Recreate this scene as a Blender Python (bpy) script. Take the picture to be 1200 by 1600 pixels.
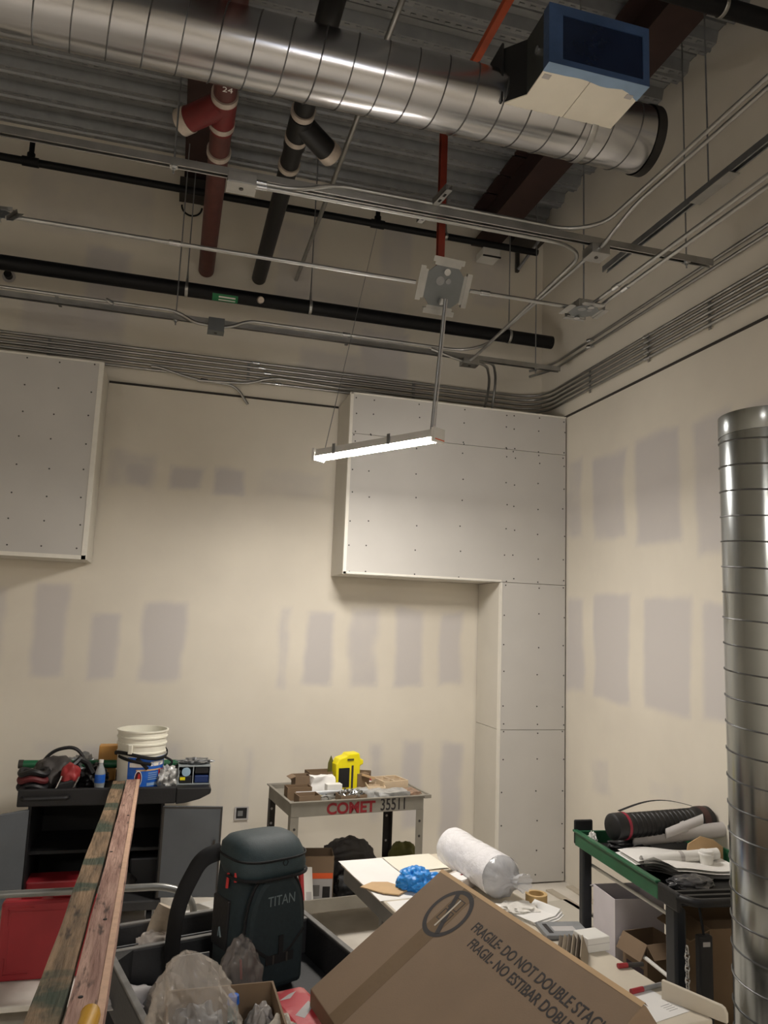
import bpy, bmesh, math, random
from mathutils import Vector, Matrix, noise
random.seed(7)
S = bpy.context.scene
COL = S.collection
for o in list(bpy.data.objects): bpy.data.objects.remove(o)

# ------------------------------------------------------------------ camera
YAW, PITCH, ROLL, FPX, CAMZ = .26708, .143557, .038066, 1188.88, 2.06
cf = Vector((math.sin(YAW)*math.cos(PITCH), math.cos(YAW)*math.cos(PITCH), math.sin(PITCH)))
r0 = Vector((math.cos(YAW), -math.sin(YAW), 0)); u0 = r0.cross(cf)
cr = math.cos(ROLL)*r0 + math.sin(ROLL)*u0
cu = -math.sin(ROLL)*r0 + math.cos(ROLL)*u0
CAM = Vector((0, 0, CAMZ))
cd = bpy.data.cameras.new('camera'); co = bpy.data.objects.new('camera', cd); COL.objects.link(co)
cd.sensor_fit = 'HORIZONTAL'; cd.sensor_width = 36; cd.lens = 36*FPX/1200; cd.clip_start = .05
co.matrix_world = Matrix(((cr.x, cu.x, -cf.x, 0), (cr.y, cu.y, -cf.y, 0), (cr.z, cu.z, -cf.z, CAMZ), (0, 0, 0, 1)))
S.camera = co
def at(px, py, **k):
    """point of the room seen at a photograph pixel, on the plane x=, y= or z="""
    d = cf + cr*((px-600)/FPX) - cu*((py-800)/FPX)
    a, v = next(iter(k.items())); i = 'xyz'.index(a)
    return CAM + d*((v-CAM[i])/d[i])
# ------------------------------------------------------------------ world, exposure
W = bpy.data.worlds.new('world'); S.world = W; W.use_nodes = True
W.node_tree.nodes['Background'].inputs[0].default_value = (1, .95, .88, 1)
W.node_tree.nodes['Background'].inputs[1].default_value = .02
LAMP_STRENGTH = 215
S.view_settings.view_transform = 'Standard'; S.view_settings.look = 'None'
S.view_settings.gamma = 1; S.view_settings.use_curve_mapping = False
S.view_settings.exposure = 0.12

# ------------------------------------------------------------------ materials
def lin(c):
    return tuple(((v/255)/12.92 if v/255 <= .04045 else ((v/255+.055)/1.055)**2.4) for v in c)
MATS = {}
def mat(name, col, rough=.6, metal=0., var=.0, scale=8., bump=0., bscale=40., col2=None, thr=None, alpha=1., trans=0., emit=0., spec=.5, stretch=None, coat=0., detail=6):
    if name in MATS: return MATS[name]
    m = bpy.data.materials.new(name); m.use_nodes = True; nt = m.node_tree; n = nt.nodes; l = nt.links
    b = n['Principled BSDF']; c = lin(col)
    b.inputs['Base Color'].default_value = (*c, 1); b.inputs['Roughness'].default_value = rough
    b.inputs['Metallic'].default_value = metal; b.inputs['Alpha'].default_value = alpha
    b.inputs['Transmission Weight'].default_value = trans
    b.inputs['Specular IOR Level'].default_value = spec; b.inputs['Coat Weight'].default_value = coat
    if emit:
        b.inputs['Emission Color'].default_value = (*c, 1); b.inputs['Emission Strength'].default_value = emit
    tc = n.new('ShaderNodeTexCoord'); mp = n.new('ShaderNodeMapping')
    l.new(tc.outputs['Object'], mp.inputs[0])
    if stretch: mp.inputs['Scale'].default_value = stretch
    if var or col2:
        t = n.new('ShaderNodeTexNoise'); t.inputs['Scale'].default_value = scale; t.inputs['Detail'].default_value = detail
        l.new(mp.outputs[0], t.inputs['Vector'])
        rp = n.new('ShaderNodeValToRGB')
        lo, hi = thr if thr else (.3, .7)
        rp.color_ramp.elements[0].position = lo; rp.color_ramp.elements[1].position = hi
        if col2: a, d = c, lin(col2)
        else: a = tuple(v*(1-var) for v in c); d = tuple(min(1, v*(1+var)) for v in c)
        rp.color_ramp.elements[0].color = (*a, 1); rp.color_ramp.elements[1].color = (*d, 1)
        l.new(t.outputs['Fac'], rp.inputs[0]); l.new(rp.outputs[0], b.inputs['Base Color'])
        if metal > .5:
            mr = n.new('ShaderNodeMapRange'); mr.inputs[3].default_value = rough*(1-var*2); mr.inputs[4].default_value = min(1, rough*(1+var*2))
            l.new(t.outputs['Fac'], mr.inputs[0]); l.new(mr.outputs[0], b.inputs['Roughness'])
    if bump:
        t = n.new('ShaderNodeTexNoise'); t.inputs['Scale'].default_value = bscale; t.inputs['Detail'].default_value = 4
        l.new(mp.outputs[0], t.inputs['Vector'])
        bp = n.new('ShaderNodeBump'); bp.inputs['Strength'].default_value = bump; bp.inputs['Distance'].default_value = .01
        l.new(t.outputs['Fac'], bp.inputs['Height']); l.new(bp.outputs[0], b.inputs['Normal'])
    MATS[name] = m
    return m
galv = mat('galvanised_steel', (178, 178, 176), .38, 1, .12, 9, .05, 60)
ductm = mat('duct_steel', (188, 188, 190), .21, 1, .05, 3, stretch=(.5, 1, 1), detail=2)
vductm = mat('upright_duct_steel', (172, 177, 179), .2, 1, .06, 4, stretch=(1, 1, .4), detail=2)
seamm = mat('seam_steel', (110, 110, 110), .5, 1, .1)
deckm = mat('deck_steel', (152, 154, 155), .40, .45, .10, 10)
redoxide = mat('red_oxide_paint', (50, 30, 26), .7, 0, .2, 6)
orangep = mat('orange_paint', (176, 72, 32), .55, 0, .15, 10)
ironred = mat('red_cast_iron', (86, 44, 39), .55, 0, .2, 12)
hubred = mat('bright_red_hub', (108, 26, 26), .5, 0, .15, 12)
ironblack = mat('black_cast_iron', (17, 17, 18), .45, 0, .25, 12, spec=.4)
bandm = mat('coupling_band', (196, 184, 172), .45, .3, .15, 20)
blackpipe = mat('black_pipe_paint', (11, 11, 14), .55, 0, .2, 10, spec=.3)
black = mat('black_plastic', (22, 22, 24), .5, 0, .25, 9, .1, 60)
blackdeep = mat('black_interior', (9, 9, 10), .7)
rubber = mat('black_rubber_tray', (46, 46, 47), .55, 0, .22, 6, .12, 90)
greydoor = mat('grey_door_paint', (84, 88, 92), .45, 0, .08, 5)
white = mat('white_paint', (226, 224, 218), .5, 0, .04, 8)
bead = mat('white_corner_bead', (228, 224, 214), .5, 0, .03, 20)
sheetm = mat('drywall_paper', (196, 193, 188), .85, 0, .03, 3)
sheetside = mat('drywall_paper_warm', (208, 203, 192), .85, 0, .03, 3)
screwm = mat('screw_black', (60, 58, 56), .6)
darkline = mat('dark_gap', (58, 54, 50), .9)
card = mat('kraft_cardboard', (128, 107, 85), .8, 0, .06, 6, .05, 200)
carddark = mat('brown_cardboard', (122, 100, 76), .8, 0, .07, 5, .05, 200)
cardlight = mat('light_cardboard', (196, 164, 124), .8, 0, .05, 8)
ink = mat('printed_ink', (44, 40, 40), .8, 0, .2, 30)
paper = mat('white_paper', (232, 230, 226), .8, 0, .03, 5)
greyp = mat('grey_paper', (186, 182, 180), .8, 0, .05, 8)
clear = mat('clear_plastic', (214, 204, 192), .10, 0, .08, 6, .25, 26, alpha=.34)
clearw = mat('milky_plastic_wrap', (236, 234, 236), .22, 0, .04, 6, .9, 20)
cleargrey = mat('grey_plastic_film', (150, 142, 136), .2, 0, .1, 6, .6, 18, alpha=.55)
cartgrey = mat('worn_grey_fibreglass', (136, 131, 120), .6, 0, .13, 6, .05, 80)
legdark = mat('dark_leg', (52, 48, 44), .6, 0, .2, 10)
redstencil = mat('red_stencil', (134, 26, 34), .7, 0, .25, 60)
green = mat('green_enamel', (36, 92, 62), .42, 0, .18, 7)
greentube = mat('green_tube_paint', (28, 96, 62), .4, 0, .15, 14)
yellow = mat('yellow_plastic', (238, 222, 22), .4, 0, .05, 10)
yellowh = mat('yellow_varnish', (196, 146, 30), .35, 0, .15, 10)
redp = mat('red_plastic', (156, 38, 46), .45, 0, .12, 5)
bluep = mat('blue_tape_film', (58, 80, 116), .35, 0, .18, 9, .2, 30)
bluelight = mat('pale_blue_tape', (140, 168, 200), .5, 0, .1, 9)
bluedark = mat('dark_blue_film', (24, 34, 56), .25, 0, .25, 5, .25, 12)
plenum = mat('plenum_white', (243, 237, 222), .6, 0, .04, 6)
plenumb = mat('plenum_black_liner', (22, 22, 22), .55, 0, .2, 10)
teal = mat('backpack_cloth', (24, 38, 42), .75, 0, .15, 60, .1, 300)
tealtop = mat('backpack_lid_cloth', (38, 54, 58), .65, 0, .12, 40, .1, 200)
webbing = mat('black_webbing', (11, 11, 13), .8)
redpull = mat('red_cord', (190, 46, 44), .6)
greytext = mat('grey_print', (104, 116, 118), .7)
labelblue = mat('blue_label', (34, 96, 190), .4, 0, .2, 18)
bucketw = mat('bucket_white', (232, 229, 214), .4, 0, .05, 9)
concrete = mat('dusty_concrete', (196, 188, 176), .85, 0, .0, 2.2, .1, 25, col2=(232, 226, 216), thr=(.35, .65))
concwood = mat('dusty_board', (196, 186, 170), .85, 0, .1, 9, stretch=(1, .2, 1))
def woodmat(name, c1, c2, stain=None, sthr=(.56, .62)):
    m = mat(name, c1, .88, 0, .0, 20, .9, 60, col2=c2, thr=(.35, .66), stretch=(1.6, .16, 1.6))
    nt = m.node_tree; n = nt.nodes; l = nt.links; b = n['Principled BSDF']
    src = b.inputs['Base Color'].links[0].from_socket
    tc = n.new('ShaderNodeTexCoord')
    def layer(src, col, scale, st, lo, hi, f):
        mp = n.new('ShaderNodeMapping'); mp.inputs['Scale'].default_value = st; l.new(tc.outputs['Object'], mp.inputs[0])
        t = n.new('ShaderNodeTexNoise'); t.inputs['Scale'].default_value = scale; t.inputs['Detail'].default_value = 8; l.new(mp.outputs[0], t.inputs['Vector'])
        mr = n.new('ShaderNodeMapRange'); mr.inputs[1].default_value = lo; mr.inputs[2].default_value = hi; mr.inputs[4].default_value = f; l.new(t.outputs['Fac'], mr.inputs[0])
        mx = n.new('ShaderNodeMix'); mx.data_type = 'RGBA'; l.new(mr.outputs[0], mx.inputs['Factor']); l.new(src, mx.inputs['A']); mx.inputs['B'].default_value = (*lin(col), 1)
        return mx.outputs['Result']
    src = layer(src, (52, 40, 34), 30, (1.5, .3, 1), .58, .72, .9)
    if stain: src = layer(src, stain, 2.4, (.6, 1.0, .6), sthr[0], sthr[1], .85)
    l.new(src, b.inputs['Base Color']); return m
wood = woodmat('reclaimed_wood', (138, 104, 92), (182, 148, 132))
woodg = woodmat('weathered_wood', (100, 82, 62), (150, 124, 96), (38, 62, 50), (.52, .57))
greenstain = mat('green_paint_mark', (44, 72, 58), .85, 0, .25, 40)
bluglove = mat('blue_nitrile', (38, 134, 214), .4, 0, .12, 20, .3, 30)
orange = mat('orange_print', (226, 92, 38), .5)
tabletop = mat('beige_tabletop', (206, 196, 178), .55, 0, .06, 5)
tableedge = mat('grey_table_frame', (104, 102, 98), .5, .3, .12, 8)
chrome = mat('bright_metal', (200, 202, 204), .2, 1, .1, 20)
dullm = mat('dull_metal', (150, 152, 154), .4, .8, .1, 20)
greenlab = mat('green_sticker', (24, 118, 70), .5)
olive = mat('olive_cloth', (86, 84, 34), .8, 0, .2, 12)
greybag = mat('grey_black_bag', (62, 58, 56), .6, 0, .3, 12, .3, 20)
silver = mat('silver_film', (186, 186, 184), .3, .4, .3, 18, .5, 20)
tan = mat('tan_plastic', (206, 186, 158), .5, 0, .06, 12)
navy = mat('navy_plastic', (28, 50, 100), .45)
rail = mat('grey_rail_paint', (134, 134, 130), .35, .5, .1, 12)
redpack = mat('red_wrapper', (190, 54, 64), .4, 0, .0, 12, .2, 20, col2=(206, 120, 116), thr=(.5, .62))
lens = mat('led_lens', (255, 248, 239), .5, emit=LAMP_STRENGTH)

# ------------------------------------------------------------------ mesh helpers
def rot(rx=0, ry=0, rz=0):
    return (Matrix.Rotation(rz, 4, 'Z') @ Matrix.Rotation(ry, 4, 'Y') @ Matrix.Rotation(rx, 4, 'X'))
class MB:
    def __init__(s): s.v = []; s.f = []
    def add(s, vs, fs, M=None):
        k = len(s.v)
        s.v += [tuple(M @ Vector(v)) if M is not None else tuple(v) for v in vs]
        s.f += [tuple(i+k for i in f) for f in fs]; return s
    def box(s, x0, x1, y0, y1, z0, z1, M=None):
        vs = [(x, y, z) for z in (z0, z1) for y in (y0, y1) for x in (x0, x1)]
        return s.add(vs, [(0, 2, 3, 1), (4, 5, 7, 6), (0, 1, 5, 4), (2, 6, 7, 3), (0, 4, 6, 2), (1, 3, 7, 5)], M)
    def cyl(s, p0, p1, r0, r1=None, n=16, caps=True):
        r1 = r0 if r1 is None else r1
        p0, p1 = Vector(p0), Vector(p1); w = (p1-p0).normalized()
        a = w.orthogonal().normalized(); b = w.cross(a)
        vs = []
        for p, r in ((p0, r0), (p1, r1)):
            vs += [p + (a*math.cos(2*math.pi*i/n) + b*math.sin(2*math.pi*i/n))*r for i in range(n)]
        fs = [(i, (i+1) % n, n+(i+1) % n, n+i) for i in range(n)]
        if caps: fs += [tuple(range(n-1, -1, -1)), tuple(range(n, 2*n))]
        return s.add(vs, fs)
    def tube(s, pts, r, n=10, caps=True, flat=None):
        pts = [Vector(p) for p in pts]; N = len(pts); vs = []
        t0 = (pts[1]-pts[0]).normalized(); a = t0.orthogonal().normalized()
        if flat is not None: a = (Vector(flat) - t0*t0.dot(Vector(flat))).normalized()
        for i, p in enumerate(pts):
            t = (pts[min(i+1, N-1)] - pts[max(i-1, 0)]).normalized()
            a = (a - t*t.dot(a)).normalized(); b = t.cross(a)
            ra, rb = (r if isinstance(r, tuple) else (r, r))
            vs += [p + a*ra*math.cos(2*math.pi*j/n) + b*rb*math.sin(2*math.pi*j/n) for j in range(n)]
        fs = [(i*n+j, i*n+(j+1) % n, (i+1)*n+(j+1) % n, (i+1)*n+j) for i in range(N-1) for j in range(n)]
        if caps: fs += [tuple(range(n-1, -1, -1)), tuple(range((N-1)*n, N*n))]
        return s.add(vs, fs)
    def lathe(s, prof, n=32, M=None):
        vs = [(r*math.cos(2*math.pi*i/n), r*math.sin(2*math.pi*i/n), z) for r, z in prof for i in range(n)]
        fs = [(k*n+i, k*n+(i+1) % n, (k+1)*n+(i+1) % n, (k+1)*n+i) for k in range(len(prof)-1) for i in range(n)]
        return s.add(vs, fs, M)
    def prism(s, poly, y0, y1, M=None):
        """polygon in XZ (counter-clockwise seen from -Y) extruded along Y"""
        n = len(poly)
        vs = [(x, y0, z) for x, z in poly] + [(x, y1, z) for x, z in poly]
        fs = [tuple(range(n)), tuple(range(2*n-1, n-1, -1))] + [(i, n+i, n+(i+1) % n, (i+1) % n) for i in range(n)]
        return s.add(vs, fs, M)
    def build(s, name, m, parent=None, smooth=None, bevel=0., mesh_only=False):
        me = bpy.data.meshes.new(name); me.from_pydata(s.v, [], s.f); me.validate(); me.update()
        bm = bmesh.new(); bm.from_mesh(me); bmesh.ops.recalc_face_normals(bm, faces=bm.faces); bm.to_mesh(me); bm.free()
        me.materials.append(m)
        if smooth is not None:
            me.shade_smooth(); me.set_sharp_from_angle(angle=math.radians(smooth))
        return place(name, me, parent, bevel)
def place(name, me, parent=None, bevel=0.):
    o = bpy.data.objects.new(name, me); COL.objects.link(o)
    if parent: o.parent = parent
    if bevel:
        md = o.modifiers.new('bevel', 'BEVEL'); md.width = bevel; md.segments = 2; md.limit_method = 'ANGLE'
        md.angle_limit = math.radians(40)
    return o
def tag(o, label, cat, group=None):
    o['label'] = label; o['category'] = cat
    if group: o['group'] = group
    return o
def thing(name, label, cat, loc=(0, 0, 0), rz=0., group=None, M=None):
    o = bpy.data.objects.new(name, None); COL.objects.link(o); o.empty_display_size = .1
    if M is not None: o.matrix_world = M
    else: o.location = loc; o.rotation_euler = (0, 0, rz)
    return tag(o, label, cat, group)
def struct(o): o['kind'] = 'structure'; return o
def stuff(o): o['kind'] = 'stuff'; return o
def setloc(o, loc, rz=0, rx=0, ry=0):
    o.location = loc; o.rotation_euler = (rx, ry, rz); return o
def copy_tree(o, loc, rz, label, group=None):
    c = o.copy(); COL.objects.link(c); c.location = loc; c.rotation_euler = (0, 0, rz); c['label'] = label
    if group: c['group'] = group
    for ch in o.children:
        d = ch.copy(); COL.objects.link(d); d.parent = c
        for g in ch.children:
            e = g.copy(); COL.objects.link(e); e.parent = d
    return c
def fillet(pts, rad=.1, k=7):
    pts = [Vector(p) for p in pts]; out = [pts[0]]
    for i in range(1, len(pts)-1):
        a, p, b = pts[i-1], pts[i], pts[i+1]
        d0 = (a-p); d1 = (b-p); r = min(rad, d0.length*.49, d1.length*.49)
        q0 = p + d0.normalized()*r; q1 = p + d1.normalized()*r
        for j in range(k+1):
            t = j/k; out.append(q0*(1-t)**2 + p*2*t*(1-t) + q1*t*t)
    out.append(pts[-1]); return out
def text_part(name, body, size, m, parent, M, ext=.0006, sx=1., align='LEFT', bold=0.):
    c = bpy.data.curves.new(name, 'FONT'); c.body = body; c.size = size; c.extrude = ext; c.align_x = align; c.offset = bold*size
    t = bpy.data.objects.new(name, c); COL.objects.link(t)
    dg = bpy.context.evaluated_depsgraph_get(); me = bpy.data.meshes.new_from_object(t.evaluated_get(dg))
    bpy.data.objects.remove(t); bpy.data.curves.remove(c)
    me.transform(M @ Matrix.Diagonal((sx, 1, 1, 1))); me.materials.clear(); me.materials.append(m)
    return place(name, me, parent)
def basis(o, ex, ey):
    ex = Vector(ex).normalized(); ey = Vector(ey).normalized(); ez = ex.cross(ey)
    return Matrix(((ex.x, ey.x, ez.x, o[0]), (ex.y, ey.y, ez.y, o[1]), (ex.z, ey.z, ez.z, o[2]), (0, 0, 0, 1)))
def crumple(sx, sy, sz, amp=.25, freq=3., sub=4, seed=0, flat=True, sharp=False):
    """a crumpled lump: mesh builder with base at z=0"""
    bm = bmesh.new(); bmesh.ops.create_icosphere(bm, subdivisions=sub, radius=1)
    off = Vector((seed*3.1, seed*1.7, seed*.9)); mb = MB()
    for v in bm.verts:
        n = v.co.normalized()
        d = noise.noise(n*freq+off)*amp + noise.noise(n*freq*2.6+off)*amp*.5
        if sharp: d -= abs(noise.noise(n*freq*1.6-off))*amp*1.1
        p = n*(1+d); z = p.z
        if flat: z = max(z, -.62)
        v.co = (p.x*sx, p.y*sy, (z+.62)*sz*.62 if flat else p.z*sz)
    bm.verts.index_update()
    mb.add([v.co.copy() for v in bm.verts], [tuple(v.index for v in f.verts) for f in bm.faces]); bm.free()
    return mb
def carton(name, label, w, d, h, loc, rz=0, m=card, t=.006, flaps=(), group=None, inner=None):
    """open-topped cardboard box: four wall panels, a bottom and any flaps ('l','r','f','b', angle)"""
    T = thing(name, label, 'box', loc, rz, group)
    MB().box(-w/2, w/2, -d/2, -d/2+t, 0, h).build('front_panel', m, T)
    MB().box(-w/2, w/2, d/2-t, d/2, 0, h).build('back_panel', m, T)
    MB().box(-w/2, -w/2+t, -d/2+t, d/2-t, 0, h).build('side_panel', m, T)
    MB().box(w/2-t, w/2, -d/2+t, d/2-t, 0, h).build('side_panel', m, T)
    MB().box(-w/2+t, w/2-t, -d/2+t, d/2-t, 0, t).build('bottom_panel', m, T)
    for sd, ang, L in flaps:
        a = math.radians(ang)
        if sd in 'fb':
            M = Matrix.Translation((0, (-d/2 if sd == 'f' else d/2), h)) @ rot(0, 0, 0 if sd == 'f' else math.pi) @ rot(a)
            MB().box(-w/2, w/2, -L, 0, -t, 0, M).build('flap', m, T)
        else:
            M = Matrix.Translation(((-w/2 if sd == 'l' else w/2), 0, h)) @ rot(0, 0, 0 if sd == 'l' else math.pi) @ rot(0, -a)
            MB().box(-L, 0, -d/2, d/2, -t, 0, M).build('flap', m, T)
    return T
def caster(T, x, y, r=.05, ztop=.13):
    c = MB().cyl((x-.018, y, r), (x+.018, y, r), r, n=16).build('caster_wheel', black, T, 40)
    MB().box(x-.026, x-.02, y-.02, y+.03, r, ztop).box(x+.02, x+.026, y-.02, y+.03, r, ztop).box(x-.026, x+.026, y-.025, y+.035, ztop-.01, ztop).build('fork', dullm, c)

# ================================================================== THE ROOM
YB, YF, XR, XL, YN, ZD = 6.46, 5.963, 3.30, -5.0, -4.5, 6.05
struct(MB().box(XL, XR, YN, YB, -.1, 0).build('floor', concrete))
# drywall with bare board showing between bands of joint compound
def wallmat(name):
    m = bpy.data.materials.new(name); m.use_nodes = True; n = m.node_tree.nodes; l = m.node_tree.links
    b = n['Principled BSDF']; b.inputs['Roughness'].default_value = .85
    at_ = n.new('ShaderNodeAttribute'); at_.attribute_name = 'bare'
    tc = n.new('ShaderNodeTexCoord'); t = n.new('ShaderNodeTexNoise'); t.inputs['Scale'].default_value = 5; t.inputs['Detail'].default_value = 7
    l.new(tc.outputs['Object'], t.inputs['Vector'])
    ma = n.new('ShaderNodeMath'); ma.operation = 'MULTIPLY_ADD'; ma.inputs[1].default_value = .5; ma.inputs[2].default_value = -.25
    l.new(t.outputs['Fac'], ma.inputs[0])
    ad = n.new('ShaderNodeMath'); ad.operation = 'ADD'; l.new(at_.outputs['Fac'], ad.inputs[0]); l.new(ma.outputs[0], ad.inputs[1])
    mr = n.new('ShaderNodeMapRange'); mr.interpolation_type = 'SMOOTHSTEP'; mr.inputs[1].default_value = .15; mr.inputs[2].default_value = .85
    l.new(ad.outputs[0], mr.inputs[0])
    t2 = n.new('ShaderNodeTexNoise'); t2.inputs['Scale'].default_value = 1.6; t2.inputs['Detail'].default_value = 5
    l.new(tc.outputs['Object'], t2.inputs['Vector'])
    r2 = n.new('ShaderNodeValToRGB'); r2.color_ramp.elements[0].position = .3; r2.color_ramp.elements[1].position = .7
    r2.color_ramp.elements[0].color = (*lin((217, 210, 197)), 1); r2.color_ramp.elements[1].color = (*lin((228, 221, 207)), 1)
    l.new(t2.outputs['Fac'], r2.inputs[0])
    mx = n.new('ShaderNodeMix'); mx.data_type = 'RGBA'
    l.new(mr.outputs[0], mx.inputs['Factor']); l.new(r2.outputs[0], mx.inputs['A'])
    mx.inputs['B'].default_value = (*lin((203, 198, 195)), 1)
    l.new(mx.outputs['Result'], b.inputs['Base Color'])
    return m
wm = wallmat('taped_drywall')
def wall_grid(name, origin, eu, ev, nu, nv, step, rects):
    vs = []; bare = []
    o, eu, ev = Vector(origin), Vector(eu), Vector(ev)
    for j in range(nv+1):
        for i in range(nu+1):
            p = o + eu*(i*step) + ev*(j*step); vs.append(p)
            u, v = i*step, j*step
            u += .03*noise.noise(Vector((u*3, v*3, 1))); v += .03*noise.noise(Vector((u*3, v*3, 9)))
            best = 0
            for (u0, u1, v0, v1, a) in rects:
                d = min(u-u0, u1-u, v-v0, v1-v)
                best = max(best, a*min(1, max(0, d/.10+.35)))
            bare.append(best)
    fs = [(j*(nu+1)+i, j*(nu+1)+i+1, (j+1)*(nu+1)+i+1, (j+1)*(nu+1)+i) for j in range(nv) for i in range(nu)]
    me = bpy.data.meshes.new(name); me.from_pydata(vs, [], fs); me.update()
    at_ = me.attributes.new('bare', 'FLOAT', 'POINT'); at_.data.foreach_set('value', bare)
    me.materials.append(wm)
    md_ = place(name, me); sm = md_.modifiers.new('thickness', 'SOLIDIFY'); sm.thickness = .012; sm.offset = -1
    return struct(md_)
rb = []
for (x0, y0, x1, y1, a) in [(160, 705, 255, 765, .55), (190, 722, 245, 762, .8), (262, 728, 318, 764, .9), (330, 732, 388, 774, 1), (395, 735, 515, 780, .4),
        (-30, 915, 14, 1060, .7), (40, 910, 112, 1062, .95), (132, 955, 192, 1064, .95), (212, 940, 296, 1066, .95),
        (430, 948, 457, 1080, .8), (468, 955, 526, 1072, .95), (540, 948, 596, 1075, .75), (612, 950, 664, 1074, .95), (682, 955, 726, 1074, .95), (740, 955, 760, 1074, .6),
        (40, 1150, 100, 1186, .5), (112, 1158, 172, 1240, .6), (230, 1150, 290, 1330, .5), (330, 1160, 352, 1300, .6), (372, 1165, 400, 1300, .6), (440, 1160, 520, 1290, .3),
        (570, 1160, 606, 1290, .6), (622, 1156, 662, 1300, .85), (682, 1156, 726, 1320, .85), (738, 1160, 760, 1330, .6),
        (118, 392, 206, 520, .8), (20, 480, 205, 560, .6), (425, 350, 505, 470, .6), (440, 440, 640, 520, .5), (560, 520, 642, 600, .85), (460, 560, 640, 600, .6), (30, 290, 250, 360, .45), (590, 350, 650, 430, .6), (730, 400, 800, 480, .5)]:
    a0 = at(x0, y1, y=YB); a1 = at(x1, y0, y=YB); z0 = min(at(x0, y1, y=YB).z, at(x1, y1, y=YB).z); z1 = max(at(x0, y0, y=YB).z, at(x1, y0, y=YB).z)
    rb.append((a0.x-XL, a1.x-XL, z0, z1, a))
wall_grid('wall_back', (XL, YB, 0), (1, 0, 0), (0, 0, 1), 208, 153, .04, rb)
rr = []
for (x0, y0, x1, y1, a) in [(884, 716, 912, 842, .6), (924, 705, 980, 848, .75), (990, 672, 1066, 854, .8), (1082, 640, 1150, 870, .7), (1165, 620, 1230, 880, .7),
        (884, 930, 914, 1080, .8), (926, 925, 986, 1100, .95), (1004, 930, 1082, 1118, .95), (1096, 935, 1148, 1136, .9), (1165, 940, 1230, 1150, .8),
        (918, 1180, 956, 1245, .45), (1010, 1215, 1070, 1262, .4)]:
    a0 = at(x0, (y0+y1)/2, x=XR); a1 = at(x1, (y0+y1)/2, x=XR); xm = (x0+x1)/2
    rr.append((YB-a0.y, YB-a1.y, at(xm, y1, x=XR).z, at(xm, y0, x=XR).z, a))
wall_grid('wall_right', (XR, YB, 0), (0, -1, 0), (0, 0, 1), 274, 153, .04, rr)
struct(MB().box(XL-.1, XL, YN, YB, 0, 6.12).build('wall_left', wm))
struct(MB().box(XL, XR, YN-.1, YN, 0, 6.12).build('wall_near', wm))
# profiled roof deck, flutes running across the room
PIT = .30
prof = [(0, 0), (.048, 0), (.055, -.018), (.068, -.018), (.075, 0), (.125, 0), (.15, .075), (.203, .075), (.209, .062), (.221, .062), (.227, .075), (.275, .075)]
ceil = struct(bpy.data.objects.new('ceiling', None)); COL.objects.link(ceil)
yy = YB; ns = 0
while yy > YN:
    pts = []
    for k in range(3):
        for (a, b) in prof: pts.append((yy-k*PIT-a, ZD+b))
    pts.append((yy-3*PIT+.004, ZD))
    mb = MB(); n = len(pts)
    mb.add([(XL, y, z) for y, z in pts]+[(XR, y, z) for y, z in pts]+[(XL, y, z+.004) for y, z in pts]+[(XR, y, z+.004) for y, z in pts],
           [(i, i+1, n+i+1, n+i) for i in range(n-1)]+[(2*n+i, 3*n+i, 3*n+i+1, 2*n+i+1) for i in range(n-1)])
    mb.build('deck_sheet', deckm, ceil)
    # pressed side-lap dimples seen on the nearer flanges
    if ns < 6:
        dm = MB()
        for k in range(3):
            for row in (.022, .102):
                for i in range(70):
                    x = -2.2 + i*.08
                    if x < XR-.05: dm.box(x, x+.035, yy-k*PIT-row-.009, yy-k*PIT-row+.009, ZD-.007, ZD+.001)
        stuff(dm.build('pressed_dimples', deckm, ceil))
    yy -= 3*PIT; ns += 1
# reveal trims where the lower drywall stops
struct(MB().box(XR-.014, XR-.001, YN, YB, 3.935, 3.95).build('trim_1', darkline))
t2 = struct(MB().box(-.62, 1.31, YB-.014, YB, 3.925, 3.94).build('trim_2', darkline))
# steel beams
def beam(name, label, xc, w, z0, y0, y1):
    T = thing(name, label, 'beam', (xc, 0, 0))
    MB().box(-w/2, w/2, y0, y1, z0, z0+.016).build('bottom_flange', redoxide, T)
    MB().box(-w/2, w/2, y0, y1, ZD-.018, ZD-.002).build('top_flange', redoxide, T)
    MB().box(-.008, .008, y0, y1, z0+.016, ZD-.018).build('web', redoxide, T)
    return T
beam('steel_beam', 'dark red-brown steel beam under the roof deck beside the right wall', 2.66, .26, 5.68, YN+.01, YB-.015)
beam('steel_beam', 'narrow red-brown steel beam above the red drain pipe', -.055, .20, 5.74, YN+.01, YB-.015)

# ---------------------------------------------------------------- drywall bulkheads
def sheet(T, x0, x1, y0, y1, z0, z1, m=sheetm, name='drywall_sheet'):
    return MB().box(x0, x1, y0, y1, z0, z1).build(name, m, T)
def screws(T, pts, ax='y'):
    mb = MB()
    for p in pts:
        q = Vector(p); d = Vector((0, -.0015, 0)) if ax == 'y' else Vector((-.0015, 0, 0))
        mb.cyl(q-d*.2, q+d, .0065, n=6)
    stuff(mb.build('screw_heads', screwm, T))
B = thing('drywall_bulkhead', 'unpainted drywall bulkhead with full-height column in the room corner', 'bulkhead', (0, 0, 0))
x0, x1, xc = 1.312, XR-.014, 2.68
zt, zb = 3.935, 2.435
g = .004
sheet(B, x0, x1, YF, YF+.015, zt-.345, zt)
sheet(B, x0, x1, YF, YF+.015, zb, zt-.345-g)
sheet(B, xc, x1, YF, YF+.015, 1.215+g, zb-g)
sheet(B, xc, x1, YF, YF+.015, .012, 1.215)
sheet(B, x0-.0, x0+.015, YF+.015, YB-.013, zb, zt, sheetside)
sheet(B, x0+.015, xc, YF+.015, YB-.013, zb, zb+.015, sheetside)
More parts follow.
